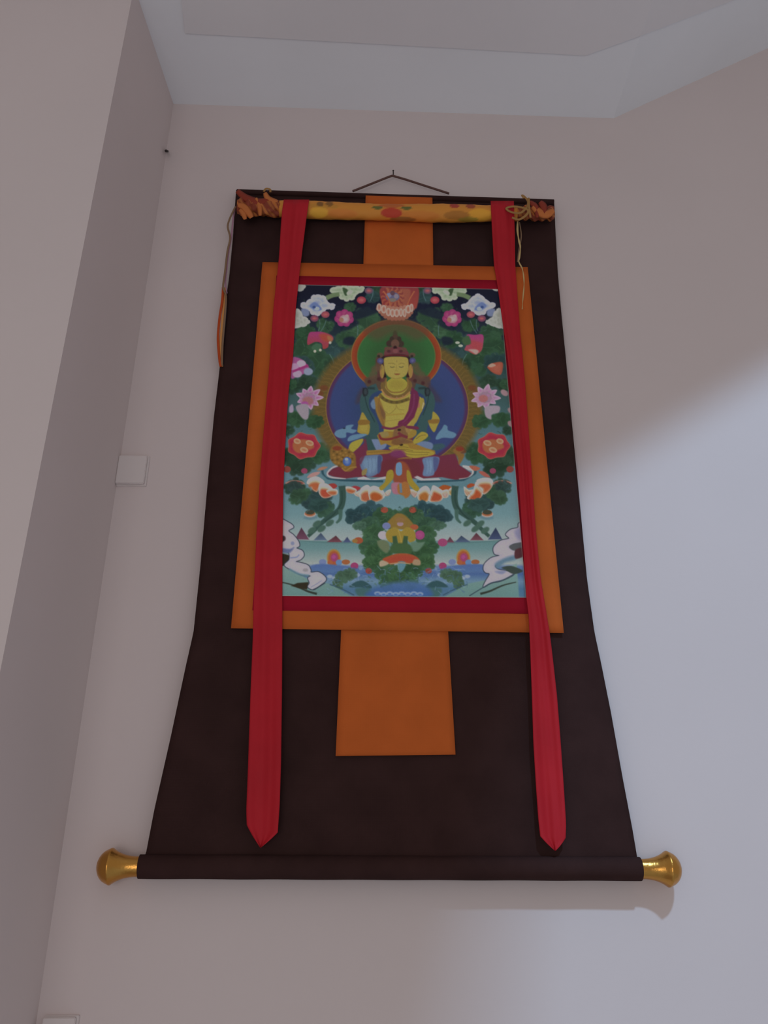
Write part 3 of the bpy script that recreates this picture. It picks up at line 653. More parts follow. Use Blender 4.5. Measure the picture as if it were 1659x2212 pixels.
# ---- lower landscape
# side leaves with little buds
for fl in (0, 1):
    g = (lambda P: mir(P, 861)) if fl else (lambda P: P)
    poly(g(A3((90, 1210), (180, 1170), (300, 1180), (345, 1220), (200, 1215))), (150, 116, 104), 1); poly(g(A3((120, 1220), (180, 1180), (280, 1185), (320, 1215))), (110, 54, 46), 1.2)
    leaf(*g(A3((220, 1260)))[0], 20, (46, 66, 62)); leaf(*g(A3((260, 1380)))[0], 22, (48, 74, 54))
    leaf(*g(A3((440, 1480)))[0], 26, (44, 66, 66), sq=.55); leaf(*g(A3((610, 1490)))[0], 20, (46, 70, 62), sq=.6)
    ell(*g(A3((340, 1050)))[0], 7, 6, (128, 56, 80)); ell(*g(A3((120, 1030)))[0], 8, 7, (122, 58, 50))
    ell(*g(A5((455, 290)))[0], 13, 7, (164, 142, 132)); ell(*g(A5((455, 282)))[0], 11, 5.5, (148, 88, 54)); ell(*g(A5((455, 266)))[0], 10, 5, (58, 62, 50))
    stroke(g(A5((380, 330), (460, 345), (540, 320))), 5, (72, 104, 118), 2, .6)
    # dark foliage under the throne
    leaf(*g(A5((1190, 262)))[0], 40, (42, 70, 76), sq=.56); leaf(*g(A5((1110, 310)))[0], 44, (40, 66, 70), sq=.42); leaf(*g(A5((1080, 350)))[0], 26, (40, 64, 68), sq=.5)
    leaf(*g(A5((640, 230)))[0], 26, (50, 80, 62), sq=.7); leaf(*g(A5((560, 175)))[0], 26, (46, 72, 68), sq=.6)
    leaf(*g(A5((1390, 330)))[0], 34, (50, 80, 54)); leaf(*g(A5((1200, 420)))[0], 26, (52, 82, 62)); leaf(*g(A5((1060, 430)))[0], 18, (62, 92, 74), sq=.6)
    leaf(*g(A5((1230, 540)))[0], 28, (50, 82, 54)); leaf(*g(A5((1180, 690)))[0], 26, (52, 84, 58), sq=.7); leaf(*g(A5((1280, 800)))[0], 34, (48, 80, 50), sq=.8)
    leaf(*g(A5((1230, 900)))[0], 26, (52, 84, 52)); leaf(*g(A5((1420, 1010)))[0], 34, (50, 82, 54)); leaf(*g(A5((1560, 1060)))[0], 24, (52, 84, 54)); leaf(*g(A5((1400, 1130)))[0], 18, (54, 88, 62), sq=1.2)
    ell(*g(A5((1375, 238)))[0], 8, 6.5, (140, 66, 50))
    # scarf tails
    stroke(g(A5((850, -60), (860, 100), (820, 230), (700, 320), (600, 400), (520, 480), (430, 565))), (15, 7), (48, 74, 66), 1.2)
    stroke(g(A5((830, 230), (830, 340), (780, 400))), (10, 4), (60, 90, 80), 1.2)
    stroke(g(A5((850, 0), (845, 150), (760, 280), (640, 380))), 2, (34, 54, 50), 1, .7)
    for q in A5((540, 410), (600, 470), (480, 490), (700, 400)): p_ = g([q])[0]; ell(p_[0], p_[1], 10, 6, (62, 90, 78), rot=-.6, soft=1.5)
    # far hills
    for T, c in ((((270, 600), (350, 455), (445, 605)), (88, 56, 72)), (((500, 612), (590, 520), (665, 612)), (68, 84, 104)), (((660, 637), (775, 555), (855, 637)), (92, 54, 62)), (((860, 642), (915, 570), (965, 642)), (62, 72, 102))):
        if fl: c = {350: (52, 62, 88), 590: (94, 56, 66), 775: (62, 76, 98), 915: (92, 56, 68)}[T[1][0]]
        poly(g(A5(*T)), np.asarray(c) * .8, .9, smooth=False, col2=np.asarray(c) * 1.15)
    stroke(g(A5((270, 610), (500, 630), (700, 642), (1000, 645))), 2, (72, 106, 106), 1.2, .8)
    # jewel heap
    c0 = g(A5((750, 830)))[0]
    ell(c0[0], c0[1], 15, 19, (150, 112, 54), soft=1.5); ell(c0[0], c0[1] + 1, 12, 16, (150, 78, 46), soft=1.5); ell(c0[0] + 1, c0[1] - 1, 8, 9, (138, 58, 96), soft=1.5); ell(c0[0], c0[1] - 2, 4, 4, (148, 66, 116))
    ell(c0[0] - 24, c0[1] + 9, 8, 6.5, (100, 114, 152)); ell(c0[0] + 11, c0[1] + 10, 7, 6.5, (84, 118, 158)); ell(c0[0] + 26, c0[1] + 9, 9, 5.5, (142, 84, 50)); ell(c0[0] - 8, c0[1] + 10, 6, 5, (150, 84, 50))
    ell(*g(A5((1005, 930)))[0], 8.5, 7.5, (136, 54, 92)); ell(*g(A5((1180, 990)))[0], 7, 6.5, (134, 60, 52)); ell(*g(A5((1080, 960)))[0], 4, 4, (100, 124, 150))
    poly(g(A5((470, 930), (600, 905), (850, 925), (960, 950), (1100, 1000), (900, 1040), (700, 1010), (500, 980))), (68, 92, 142), 2, col2=(74, 104, 140))
    # rippling water
    for k in range(26):
        xw = rnd.uniform(650, 1330); yw = rnd.uniform(950, 1210)
        stroke(g(A5((xw, yw), (xw + 30, yw - 9), (xw + 60, yw))), 1.5, (112, 136, 158) if k % 3 else (56, 84, 128), .8, .6)
    for q in A5((700, 1060), (760, 1080), (830, 1050), (1040, 1040)): p_ = g([q])[0]; ell(p_[0], p_[1], 6, 4, (126, 142, 166), soft=1.4)
    # islands and slopes at the bottom
    leaf(*g(A5((870, 1060)))[0], 24, (62, 90, 70), sq=.6, rot=0); leaf(*g(A5((800, 1150)))[0], 14, (66, 94, 72), sq=1.2); leaf(*g(A5((950, 1030)))[0], 18, (64, 92, 72), sq=.7)
    poly(g(A5((90, 900), (200, 950), (340, 1040), (450, 1100), (700, 1150), (1000, 1320), (60, 1320))), (108, 136, 128), 1.4, col2=(88, 124, 120), smooth=False)
    stroke(g(A5((700, 1160), (820, 1200), (1000, 1290))), 2, (50, 74, 88), 1)
    poly(g(A5((940, 1190), (1010, 1130), (1100, 1110), (1180, 1150), (1220, 1200), (1140, 1215), (1080, 1195))), (46, 76, 80), 1.4); poly(g(A5((1020, 1210), (1200, 1210), (1180, 1300), (1060, 1310))), (58, 92, 92), 2)
    stroke(g(A5((100, 1130), (260, 1170), (420, 1240), (540, 1275))), (2, 5), (46, 54, 46), 1)
    # dark earth and white scrolling clouds
    if not fl:
        poly(A5((60, 500), (150, 560), (150, 620), (60, 640)), (54, 40, 44), 1.2); poly(A5((60, 780), (200, 800), (220, 850), (150, 900), (120, 930), (60, 900)), (44, 40, 30), 1.2)
        poly(A5((220, 1175), (300, 1140), (440, 1130), (420, 1220), (330, 1210)), (46, 42, 30), 1.2, smooth=False)
        CL = [(60, 350), (110, 350), (180, 385), (235, 420), (250, 455), (190, 495), (250, 545), (310, 620), (325, 680), (290, 710), (360, 740), (380, 800), (340, 850), (280, 875), (340, 890), (430, 920), (465, 980), (470, 1010),
              (560, 1005), (640, 1060), (650, 1110), (590, 1160), (500, 1220), (430, 1190), (450, 1140), (430, 1080), (460, 1050), (350, 1040), (230, 980), (140, 920), (200, 850), (190, 760), (110, 740), (60, 700)]
        poly(A5(*CL), (150, 148, 158), .9, outline=((42, 50, 62), 1.6), core=((158, 152, 160), 8))
        poly(A5((100, 710), (200, 720), (260, 700), (200, 770), (120, 760)), (84, 96, 130), 2); stroke(A5((210, 830), (290, 820), (320, 790)), 2, (96, 110, 146), 1.2); stroke(A5((200, 970), (320, 1030), (440, 1050)), 4, (84, 118, 130), 2)
        poly(A5((60, 560), (140, 560), (150, 610), (80, 640)), (60, 46, 50), 1.4); stroke(A5((470, 1190), (540, 1150), (600, 1110)), 1.4, (110, 118, 140), 1); ell(*A5((240, 650))[0], 4, 4, (112, 120, 146), soft=1.5); ell(*A5((400, 980))[0], 6, 4, (130, 128, 130), soft=1.5)
        stroke(A5((490, 1225), (560, 1190), (640, 1140)), 2, (44, 54, 66), .9)
    else:
        CR = [(1620, 380), (1495, 400), (1480, 455), (1390, 480), (1330, 540), (1370, 590), (1260, 620), (1180, 700), (1190, 780), (1250, 800), (1150, 830), (1070, 900), (1055, 970), (1080, 1010), (1130, 1030), (1080, 1120), (1055, 1190),
              (1150, 1140), (1280, 1110), (1430, 1030), (1330, 990), (1230, 970), (1200, 920), (1300, 870), (1440, 820), (1450, 740), (1380, 690), (1450, 650), (1620, 640)]
        poly(A6(*CR), (150, 146, 158), .9, outline=((42, 50, 62), 1.6), core=((158, 150, 160), 8))
        poly(A6((1200, 900), (1320, 830), (1440, 800), (1450, 850), (1320, 890), (1230, 960)), (84, 112, 130), 3); poly(A6((1200, 1000), (1330, 990), (1280, 1030)), (110, 118, 146), 2.5); poly(A6((1440, 500), (1530, 460), (1540, 600), (1470, 590)), (124, 124, 150), 4)
        poly(A6((1370, 690), (1450, 650), (1560, 640), (1560, 720), (1430, 740)), (74, 78, 80), 1.4); poly(A6((1450, 730), (1560, 710), (1560, 800), (1450, 840)), (76, 44, 48), 1.4)
        poly(A6((1280, 950), (1400, 930), (1540, 990), (1430, 1030), (1330, 980)), (54, 66, 60), 1.2)
        stroke(A6((880, 1300), (960, 1250), (1060, 1190), (1150, 1140), (1300, 1100), (1430, 1030)), 2, (48, 66, 76), .9)
flecks(260, 775, 945, 1095, 1275, [(64, 100, 62), (38, 62, 44), (78, 112, 74), (32, 54, 46)], lambda x, y: abs(x - 860) < (78 if y < 1180 else 70))
flecks(150, 640, 1090, 1226, 1280, [(110, 136, 164), (60, 88, 136), (84, 116, 152), (54, 84, 112)], lambda x, y: abs(x - 860) < 120 + (y - 1226), L=(5, 14), w=(.9, 1.6), al=.55)
flecks(110, 620, 1110, 1000, 1110, [(92, 128, 140), (70, 104, 116), (60, 92, 96)], lambda x, y: (y > 1090 and abs(x - 860) > 40) or abs(x - 860) > 212, L=(5, 12), al=.35)
# wish-tree and offerings in the middle
poly(A5((1400, 430), (1500, 300), (1570, 280), (1650, 320), (1740, 440), (1600, 480)), (122, 98, 46), 1.6)
ell(*A5((1400, 435))[0], 9, 7.5, (98, 108, 148)); ell(*A5((1350, 550))[0], 9.5, 9, (156, 148, 166)); ell(*A5((1570, 410))[0], 7, 5, (140, 116, 122)); ell(*A5((1570, 360))[0], 10, 6, (126, 96, 56), soft=2)
ell(*A6((200, 450))[0], 9, 6, (148, 76, 48)); ell(*A6((268, 548))[0], 10.5, 10, (140, 58, 104), core=((146, 66, 110), 5)); ell(*A6((550, 640))[0], 10.5, 8.5, (138, 60, 96)); ell(*A5((1055, 615))[0], 10, 7, (142, 72, 46)); ell(*A5((1010, 620))[0], 6, 4.5, (136, 100, 50))
poly(A5((1390, 540), (1430, 480), (1510, 450), (1580, 500), (1650, 450), (1740, 490), (1760, 600), (1690, 640), (1640, 580), (1600, 700), (1560, 700), (1520, 580), (1480, 640), (1420, 620)), (136, 116, 46), 1.2)
for x_ in (1500, 1640): stroke(A5((x_, 560), (x_ + (10 if x_ < 1570 else -10), 660), (x_, 760)), (9, 13), (54, 78, 52), 1.2)
stroke(A5((1545, 480), (1580, 600), (1580, 700)), 2, (152, 132, 60), .9); poly(A5((1290, 620), (1400, 620), (1440, 700), (1400, 770), (1310, 700)), (92, 104, 76), 2); poly(A6((160, 640), (260, 640), (330, 640), (250, 740), (180, 740)), (84, 112, 92), 2)
poly(A5((1480, 660), (1680, 660), (1700, 770), (1460, 770)), (58, 84, 52), 2)
poly(A5((1350, 850), (1450, 800), (1560, 775), (1700, 785), (1790, 830), (1800, 880), (1650, 900), (1560, 890), (1450, 910)), (146, 70, 42), 1.2, core=((150, 62, 44), 5))
poly(A5((1310, 890), (1350, 860), (1430, 900), (1330, 940)), (152, 136, 112), 1.4); poly(A6((200, 850), (270, 860), (270, 920), (180, 910)), (142, 120, 92), 1.4); poly(A6((0, 880), (70, 900), (60, 960), (0, 980)), (86, 126, 130), 1.4)
poly(A5((1560, 880), (1640, 890), (1610, 980), (1560, 1000)), (80, 120, 132), 1.4); stroke(A5((1440, 905), (1570, 890), (1700, 905)), 2, (160, 126, 90), 1)
# bottom wave
poly(A5((1200, 1230), (1450, 1140), (1650, 1120), (1800, 1130), (1950, 1230), (1900, 1320), (1200, 1320)), (66, 96, 136), 5, col2=(48, 80, 136), alpha=.9)
for k in range(8): ell(*A5((1290 + k * 75, 1268 + 8 * (k % 2)))[0], 7, 4, (122, 140, 172), soft=1.6); ell(*A5((1290 + k * 75, 1276 + 8 * (k % 2)))[0], 4, 2.5, (66, 98, 148), soft=1.4)
# brush grain of the whole sheet
g_ = np.random.default_rng(3)
nz = g_.normal(0, 1, (CHt // 2, CWd // 2)); nz = np.kron(nz, np.ones((2, 2)))
canvas *= (1 + 0.02 * nz[..., None])
def blur(a, r):
    k = np.ones(2 * r + 1) / (2 * r + 1)
    for ax in (0, 1):
        pads = [(0, 0)] * 3; pads[ax] = (r, r)
        b_ = np.pad(a, pads, mode='edge'); c_ = np.cumsum(np.concatenate([np.zeros_like(np.take(b_, [0], ax)), b_], ax), ax)
        n_ = a.shape[ax]
        a = (np.take(c_, range(2 * r + 1, 2 * r + 1 + n_), ax) - np.take(c_, range(0, n_), ax)) / (2 * r + 1)
    return a
canvas = blur(canvas, 1)

# ------------------------------------------------------------------ cloth of the scroll
M_brown = mat('dark_brown_cloth', alb(32, 20, 19), 0.9, spec=0.06, noise=(14, 0.12), weave=(160, 0.12, 0.0006), bump=(7, 0.25, 0.01))
M_orange = mat('orange_brocade_cloth', alb(121, 58, 24), 0.85, spec=0.08, noise=(12, 0.06), weave=(160, 0.1, 0.0005), bump=(8, 0.15, 0.006))
M_border = mat('crimson_border_cloth', alb(100, 12, 25), 0.8, spec=0.08, noise=(10, 0.05), weave=(160, 0.08, 0.0005))
M_ribbon = mat('red_silk_ribbon', alb(114, 18, 25), 0.6, spec=0.14, noise=(9, 0.07), weave=(200, 0.06, 0.0004))
M_paint = mat('painted_canvas', None, 0.85, spec=0.08, attr='paint')
M_veil = mat('printed_yellow_silk', None, 0.6, spec=0.3, attr='paint', bump=(25, 0.25, 0.006))
M_gold = mat('gilded_brass_foil', (0.60, 0.30, 0.068, 1), 0.28, metal=1.0, bump=(60, 0.35, 0.004))
M_cord = mat('dark_cord', alb(62, 44, 40), 0.9, noise=(300, 0.2))
M_steel = mat('dark_nail_steel', (0.05, 0.04, 0.04, 1), 0.5, metal=0.6)

YB = at(840, 1873)[2]; YT = at(850, 420)[2]
def cloth_off(z):
    """how far the hanging cloth stands off the wall at height z"""
    t = np.clip((YT - z) / (YT - YB), 0, 1)
    return 0.016 + 0.020 * t ** 1.6
def cat(px, py, extra=0.0):
    """photo measurement -> point on the hanging cloth (+extra metres in front of it)"""
    px = np.asarray(px, float); py = np.asarray(py, float)
    z = at(px, py, 0.025)[..., 2]
    for _ in range(3):
        P = at(px, py, cloth_off(z) + extra); z = P[..., 2]
    return P
root_loc = at(840, 1873, 0.036)
scroll = empty('hanging_scroll', tuple(root_loc))
tag(scroll, 'tall dark brown cloth scroll with orange panels around a painted seated figure', 'wall hanging')

def interp_edge(pts, ys_):
    pts = sorted(pts, key=lambda p: p[1]); return np.interp(ys_, [p[1] for p in pts], [p[0] for p in pts])
def sheet(name, rows, material, thick, extra, parent=scroll, colors=None, nx=16, wav=None):
    """rows: list of (left xy, right xy); a thin cloth with thickness lying on the scroll"""
    rows = list(rows); n = len(rows)
    u = np.linspace(0, 1, nx)
    L = np.array([r_[0] for r_ in rows], float); R_ = np.array([r_[1] for r_ in rows], float)
    PX = L[:, None, 0] * (1 - u) + R_[:, None, 0] * u; PY = L[:, None, 1] * (1 - u) + R_[:, None, 1] * u
    ex = extra if wav is None else extra + wav(u[None, :] * np.ones((n, 1)), np.linspace(0, 1, n)[:, None] * np.ones((1, nx)))
    front = cat(PX, PY, ex + thick).reshape(-1, 3); back = front + np.array([0, thick, 0])
    V = np.concatenate([front, back]); k = n * nx
    fs = grid_faces(n, nx); fb = [tuple(i + k for i in q[::-1]) for q in fs]
    rim = [i for i in range(nx)] + [i * nx + nx - 1 for i in range(1, n)] + [(n - 1) * nx + i for i in range(nx - 2, -1, -1)] + [i * nx for i in range(n - 2, 0, -1)]
    side = [(rim[i], rim[(i + 1) % len(rim)], rim[(i + 1) % len(rim)] + k, rim[i] + k) for i in range(len(rim))]
    o = link(name, V, fs + fb + side, material, parent, smooth=True)
    return o

left = [(510, 410), (507, 453), (503, 514), (495, 599), (490, 633), (485, 685), (479, 732), (477, 770), (473, 808), (462, 900), (447, 1060), (433, 1220), (418, 1365), (401, 1440), (368, 1595), (333, 1750), (314, 1850), (302, 1872)]
right = [(1197, 433), (1200, 500), (1205, 590), (1213, 680), (1222, 770), (1240, 960), (1250, 1060), (1268, 1250), (1284, 1365), (1298, 1430), (1320, 1540), (1345, 1680), (1366, 1790), (1377, 1855), (1382, 1878)]
lp = [np.array(p, float) for p in left]; rp = [np.array(p, float) for p in right]
def arc(pts, n):
    pts = np.array(pts, float); yy = np.linspace(pts[0, 1], pts[-1, 1], n)
    return np.stack([np.interp(yy, pts[:, 1], pts[:, 0]), yy], -1)
nr = 90
brown_wav = lambda u, v: 0.0035 * np.sin(u * 9 + v * 3) * v ** 1.5 + 0.004 * np.exp(-((u - 0.86) / 0.05) ** 2) * np.clip(v * 2 - 1, 0, 1) + 0.003 * np.exp(-((u - 0.12) / 0.06) ** 2) * np.clip(v * 2 - 1, 0, 1)
sheet('backing_cloth', zip(arc(left, nr), arc(right, nr)), M_brown, 0.003, -0.004, nx=60, wav=brown_wav)
# wrapped top slat
P = [at(a, b, 0.016) for a, b in ((512, 415), (1196, 437))]
V, Fc = tube([tuple(P[0] * (1 - t) + P[1] * t) for t in np.linspace(0, 1, 24)], 0.008, 12)
link('top_slat', V, Fc, M_brown, scroll, True)

def quad_rows(a, b, c, d, n=20):
    """a b top-left/right, c d bottom-left/right"""
    a, b, c, d = map(lambda p: np.array(p, float), (a, b, c, d))
    return [(a * (1 - t) + c * t, b * (1 - t) + d * t) for t in np.linspace(0, 1, n)]
E0 = 0.0055
sheet('orange_panel', quad_rows((790, 418), (934, 422), (785, 571), (936, 574)), M_orange, 0.0012, E0)
fr = sheet('orange_frame', quad_rows((567, 566), (1140, 577), (499, 1357), (1218, 1367), 40), M_orange, 0.0012, E0 + 0.0006, nx=40)
sheet('orange_panel', quad_rows((737, 1361), (968, 1363), (725, 1633), (984, 1630)), M_orange, 0.0012, E0)
sheet('red_border', quad_rows((597, 595), (1107, 606), (545, 1318), (1172, 1326), 40), M_border, 0.0010, E0 + 0.0020, nx=40)
# the painting
nu, nv = 560, 690
TLq, TRq, BLq, BRq = map(lambda p: np.array(p, float), ((624, 614), (1080, 624.5), (576, 1287.5), (1137, 1291)))
uu, vv = np.meshgrid(np.linspace(0, 1, nu), np.linspace(0, 1, nv))
PX = (TLq[0] * (1 - uu) + TRq[0] * uu) * (1 - vv) + (BLq[0] * (1 - uu) + BRq[0] * uu) * vv
PY = (TLq[1] * (1 - uu) + TRq[1] * uu) * (1 - vv) + (BLq[1] * (1 - uu) + BRq[1] * uu) * vv
fi = np.clip((PY - CY0) * CSC - 0.5, 0, CHt - 1.001); fj = np.clip((PX - CX0) * CSC - 0.5, 0, CWd - 1.001)
i0 = fi.astype(int); j0 = fj.astype(int); di = (fi - i0)[..., None]; dj = (fj - j0)[..., None]
samp = canvas[i0, j0] * (1 - di) * (1 - dj) + canvas[i0 + 1, j0] * di * (1 - dj) + canvas[i0, j0 + 1] * (1 - di) * dj + canvas[i0 + 1, j0 + 1] * di * dj
# pale bare edge of the sheet
edge = np.minimum(np.minimum(uu * nu, (1 - uu) * nu), np.minimum(vv * nv, (1 - vv) * nv))
e_ = np.clip(1 - edge / 2.5, 0, 1)[..., None] * 0.7
samp = samp * .9 + samp.mean(-1, keepdims=True) * .1
samp = samp * (1 - e_) + np.array([140, 118, 112]) * e_
pc_ = np.clip(lin(samp) * GAIN * 0.90, 0, 0.9)
pc_ = np.concatenate([pc_, np.ones(pc_.shape[:2] + (1,))], -1).reshape(-1, 4)
V = cat(PX, PY, E0 + 0.0040).reshape(-1, 3)
me = bpy.data.meshes.new('painting')
me.vertices.add(nu * nv); me.vertices.foreach_set('co', V.astype(np.float32).ravel())
idx = np.arange(nu * nv).reshape(nv, nu)
q = np.stack([idx[:-1, :-1], idx[1:, :-1], idx[1:, 1:], idx[:-1, 1:]], -1).reshape(-1, 4)
me.loops.add(q.size); me.loops.foreach_set('vertex_index', q.ravel().astype(np.int32))
me.polygons.add(len(q)); me.polygons.foreach_set('loop_start', np.arange(0, q.size, 4, dtype=np.int32))
try: me.polygons.foreach_set('loop_total', np.full(len(q), 4, np.int32))
except Exception: pass
me.update(calc_edges=True); me.validate()
ca = me.color_attributes.new('paint', 'FLOAT_COLOR', 'POINT'); ca.data.foreach_set('color', pc_.astype(np.float32).ravel())
me.materials.append(M_paint)
po = bpy.data.objects.new('painting', me); COL.objects.link(po); po.parent = scroll; po.matrix_parent_inverse = scroll.matrix_world.inverted()

# ------------------------------------------------------------------ red ribbons
def ribbon(Lp, Rp, tip, n=110, nx=22, seed=0, tag_label=None):
    L = arc(Lp, n); R_ = arc(Rp, n)
    # the pointed end
    m_ = 14
    rowsL = list(L); rowsR = list(R_)
    l0, r0 = L[-1], R_[-1]; tip = np.array(tip, float)
    for k in range(1, m_ + 1):
        t = k / m_
        rowsL.append(l0 * (1 - t) + tip * t - np.array([1.0, 0]) * math.sin(math.pi * t) * 1.5)
        rowsR.append(r0 * (1 - t) + (tip + np.array([1.2, 0])) * t + np.array([1.0, 0]) * math.sin(math.pi * t) * 1.5)
    def wav(u, v):
        rn = np.random.default_rng(seed); ph = rn.uniform(0, 6, 6)
        w_ = 0.0026 * np.sin(u * 7 + ph[0] + v * 4) + 0.0016 * np.sin(u * 15 + ph[1] - v * 6) + 0.002 * np.sin(v * 17 + ph[2]) + 0.0012 * np.sin(v * 41 + u * 3 + ph[3])
        swell = 0.036 * np.exp(-(v / 0.045) ** 2)          # passes over the rolled veil
        return w_ + swell
    return sheet('ribbon', zip(rowsL, rowsR), M_ribbon, 0.0014, E0 + 0.0115, nx=nx, wav=wav)
ribbon([(613, 431), (609, 457), (606, 500), (603, 552), (598, 600), (591, 660), (581, 800), (572, 900), (563, 1010), (554, 1150), (549, 1260), (547, 1330), (546, 1380), (541, 1500), (536, 1650), (532, 1750), (533, 1782)],
       [(668, 431), (662, 470), (654, 533), (647, 590), (639, 666), (633, 770), (624, 840), (620, 896), (615, 983), (612, 1060), (610, 1200), (610, 1330), (609, 1500), (607, 1650), (604, 1740), (600, 1798)], (562, 1831), seed=1)
ribbon([(1060, 434), (1063, 500), (1067, 570), (1075, 620), (1085, 690), (1095, 760), (1105, 850), (1112, 940), (1119, 1010), (1125, 1100), (1131, 1190), (1137, 1290), (1142, 1330), (1145, 1390), (1149, 1500), (1152, 1600), (1158, 1700), (1163, 1770), (1167, 1806)],
       [(1110, 434), (1112, 500), (1113, 570), (1118, 640), (1124, 720), (1134, 820), (1142, 930), (1150, 1040), (1158, 1150), (1168, 1250), (1180, 1320), (1188, 1370), (1194, 1420), (1203, 1500), (1211, 1600), (1218, 1700), (1223, 1780), (1222, 1810)], (1199, 1838), seed=5)

# ------------------------------------------------------------------ rolled veil along the top
def roll_surface(cx0, cx1, n, seg, prof_r, dist, colf, name, mt, wob=0.0, seed=0, label=None):
    r_ = np.random.default_rng(seed); V = []; Cc = []
    ph = r_.uniform(0, 6.28, 8)
    for i in range(n):
        t = i / (n - 1); px = cx0 + (cx1 - cx0) * t
        py = 447 + (px - 510) * 0.0205 + 5 * math.sin(math.pi * np.clip((px - 510) / 687, 0, 1))
        c = at(px, py, dist)
        for k in range(seg):
            a = 2 * math.pi * k / seg
            rr = prof_r(px) * (1 + wob * (math.sin(3 * a + ph[0] + px * .11) + .7 * math.sin(5 * a + ph[1] - px * .17) + .5 * math.sin(8 * a + px * .31 + ph[2])))
            V.append(c + np.array([0, -math.cos(a) * rr * 0.8, math.sin(a) * rr]))
            Cc.append(colf(px, a))
    fs = grid_faces(n, seg, True) + [tuple(range(seg)), tuple(range((n - 1) * seg, n * seg))]
    return link(name, V, fs, mt, scroll, True, colors=Cc)
def veil_col(px, a):
    """printed silk: yellow ground, red flower, leaf flecks, brownish blots; a=0 faces the room"""
    a = a + 0.8; h = math.sin(a)
    c = np.array([136, 88, 33], float)
    def spot(x, hh, rx, rh, col, k=1.0):
        nonlocal c
        d = ((px - x) / rx) ** 2 + ((h - hh) / rh) ** 2
        w_ = k * float(np.clip(1.35 - d, 0, .35) / .35) if math.cos(a) > -.2 else 0
        c = c * (1 - w_) + np.array(col, float) * w_
    spot(690, -.1, 18, .6, (150, 112, 34), .8); spot(740, -.2, 30, .5, (138, 78, 32), .6); spot(1035, -.1, 26, .7, (150, 108, 32), .8)
    spot(905, -.2, 40, .5, (134, 78, 30), .7); spot(985, -.1, 26, .45, (104, 66, 24), .7); spot(870, -.7, 26, .3, (90, 56, 24), .8); spot(700, .6, 30, .25, (120, 84, 30), .6)
    spot(845, 0.05, 21, .55, (122, 40, 26)); spot(815, .62, 11, .16, (66, 66, 30)); spot(877, .62, 11, .16, (66, 66, 30)); spot(845, .85, 26, .15, (120, 60, 30), .8)
    spot(692, .75, 7, .2, (84, 56, 26)); spot(712, .8, 8, .2, (90, 60, 26)); spot(980, .85, 9, .2, (110, 40, 30)); spot(1015, .85, 9, .2, (104, 48, 30))
    spot(1010, -.6, 20, .3, (96, 80, 26), .8)
    return np.concatenate([np.clip(lin(c) * GAIN, 0, .9), [1]])
def veil_r(px):
    return 0.0228 + 0.002 * math.sin(px * .021) + 0.003 * math.exp(-((px - 850) / 180) ** 2)
vo = roll_surface(604, 1116, 150, 40, veil_r, 0.044, veil_col, 'rolled_veil', M_veil, 0.015, 3)
tag(vo, 'yellow printed silk rolled along the top')
def bunch_col(px, a):
    s_ = math.sin(px * .23 + a * 2.0) + .8 * math.sin(a * 5 + px * .4)
    c = np.array([104, 58, 26]) if s_ > .7 else np.array([84, 34, 20]) if s_ > -.9 else np.array([118, 68, 30])
    return np.concatenate([np.clip(lin(c) * GAIN, 0, .9), [1]])
bl = roll_surface(513, 606, 60, 48, lambda px: 0.0235 if px > 545 else 0.0225 + .003 * math.sin(px * .4), 0.042, bunch_col, 'bunched_veil_end', M_veil, 0.09, 5)
tag(bl, 'crumpled orange brown end of the rolled silk')
br = roll_surface(1112, 1196, 60, 48, lambda px: 0.0195 + .003 * math.sin(px * .35), 0.042, bunch_col, 'bunched_veil_end', M_veil, 0.10, 9)
tag(br, 'crumpled orange brown end of the rolled silk')
M_frill = mat('orange_silk_frill', alb(122, 70, 36), 0.65, spec=0.15, bump=(40, 0.3, 0.004))
M_fold = mat('rust_silk_fold', alb(88, 34, 24), 0.65, spec=0.15, bump=(40, 0.3, 0.004))
def fold(pts, w_, mtl, name, off):
    """a soft strip of gathered silk"""
    c = catmull(pts, 6); n = len(c); V = []
    for i, p in enumerate(c):
        a = c[max(i - 1, 0)]; b = c[min(i + 1, n - 1)]; d = (b - a) / (np.linalg.norm(b - a) + 1e-9)
        nrm = np.array([-d[1], d[0]]); ww = 1.35 * w_ * (0.55 + 0.45 * math.sin(math.pi * i / (n - 1)))
        for k, (s_, h) in enumerate(((-1, 0), (-.5, .003), (0, .0045), (.5, .0025), (1, 0), (0, -.004))):
            q_ = p + nrm * ww * s_ / 2; V.append(at(q_[0], q_[1], off + h))
    return link(name, V, grid_faces(n, 6, True) + [tuple(range(6)), tuple(range((n - 1) * 6, n * 6))], mtl, scroll, True)
# gathered ends: frills, ties and a bow loop at the right
fold([(512, 412), (532, 428), (556, 436), (580, 432)], 13, M_fold, 'silk_fold', 0.0585)
fold([(514, 442), (526, 446), (536, 458), (544, 470)], 13, M_frill, 'silk_fold', 0.0585)
fold([(518, 452), (526, 462), (530, 474)], 9, M_frill, 'silk_fold', 0.0585)
fold([(552, 428), (560, 444), (562, 466)], 9, M_frill, 'silk_fold', 0.0585)
fold([(572, 416), (580, 430), (600, 436)], 10, M_frill, 'silk_fold', 0.0585)
fold([(1150, 446), (1166, 458), (1182, 462), (1196, 454)], 15, M_frill, 'silk_fold', 0.0585)
fold([(1144, 436), (1158, 448), (1160, 470)], 10, M_fold, 'silk_fold', 0.0585)
fold([(1166, 436), (1174, 446), (1176, 462)], 12, M_fold, 'silk_fold', 0.0585)
M_gold_tie = mat('olive_gold_tie', alb(100, 74, 42), 0.65, spec=0.15)
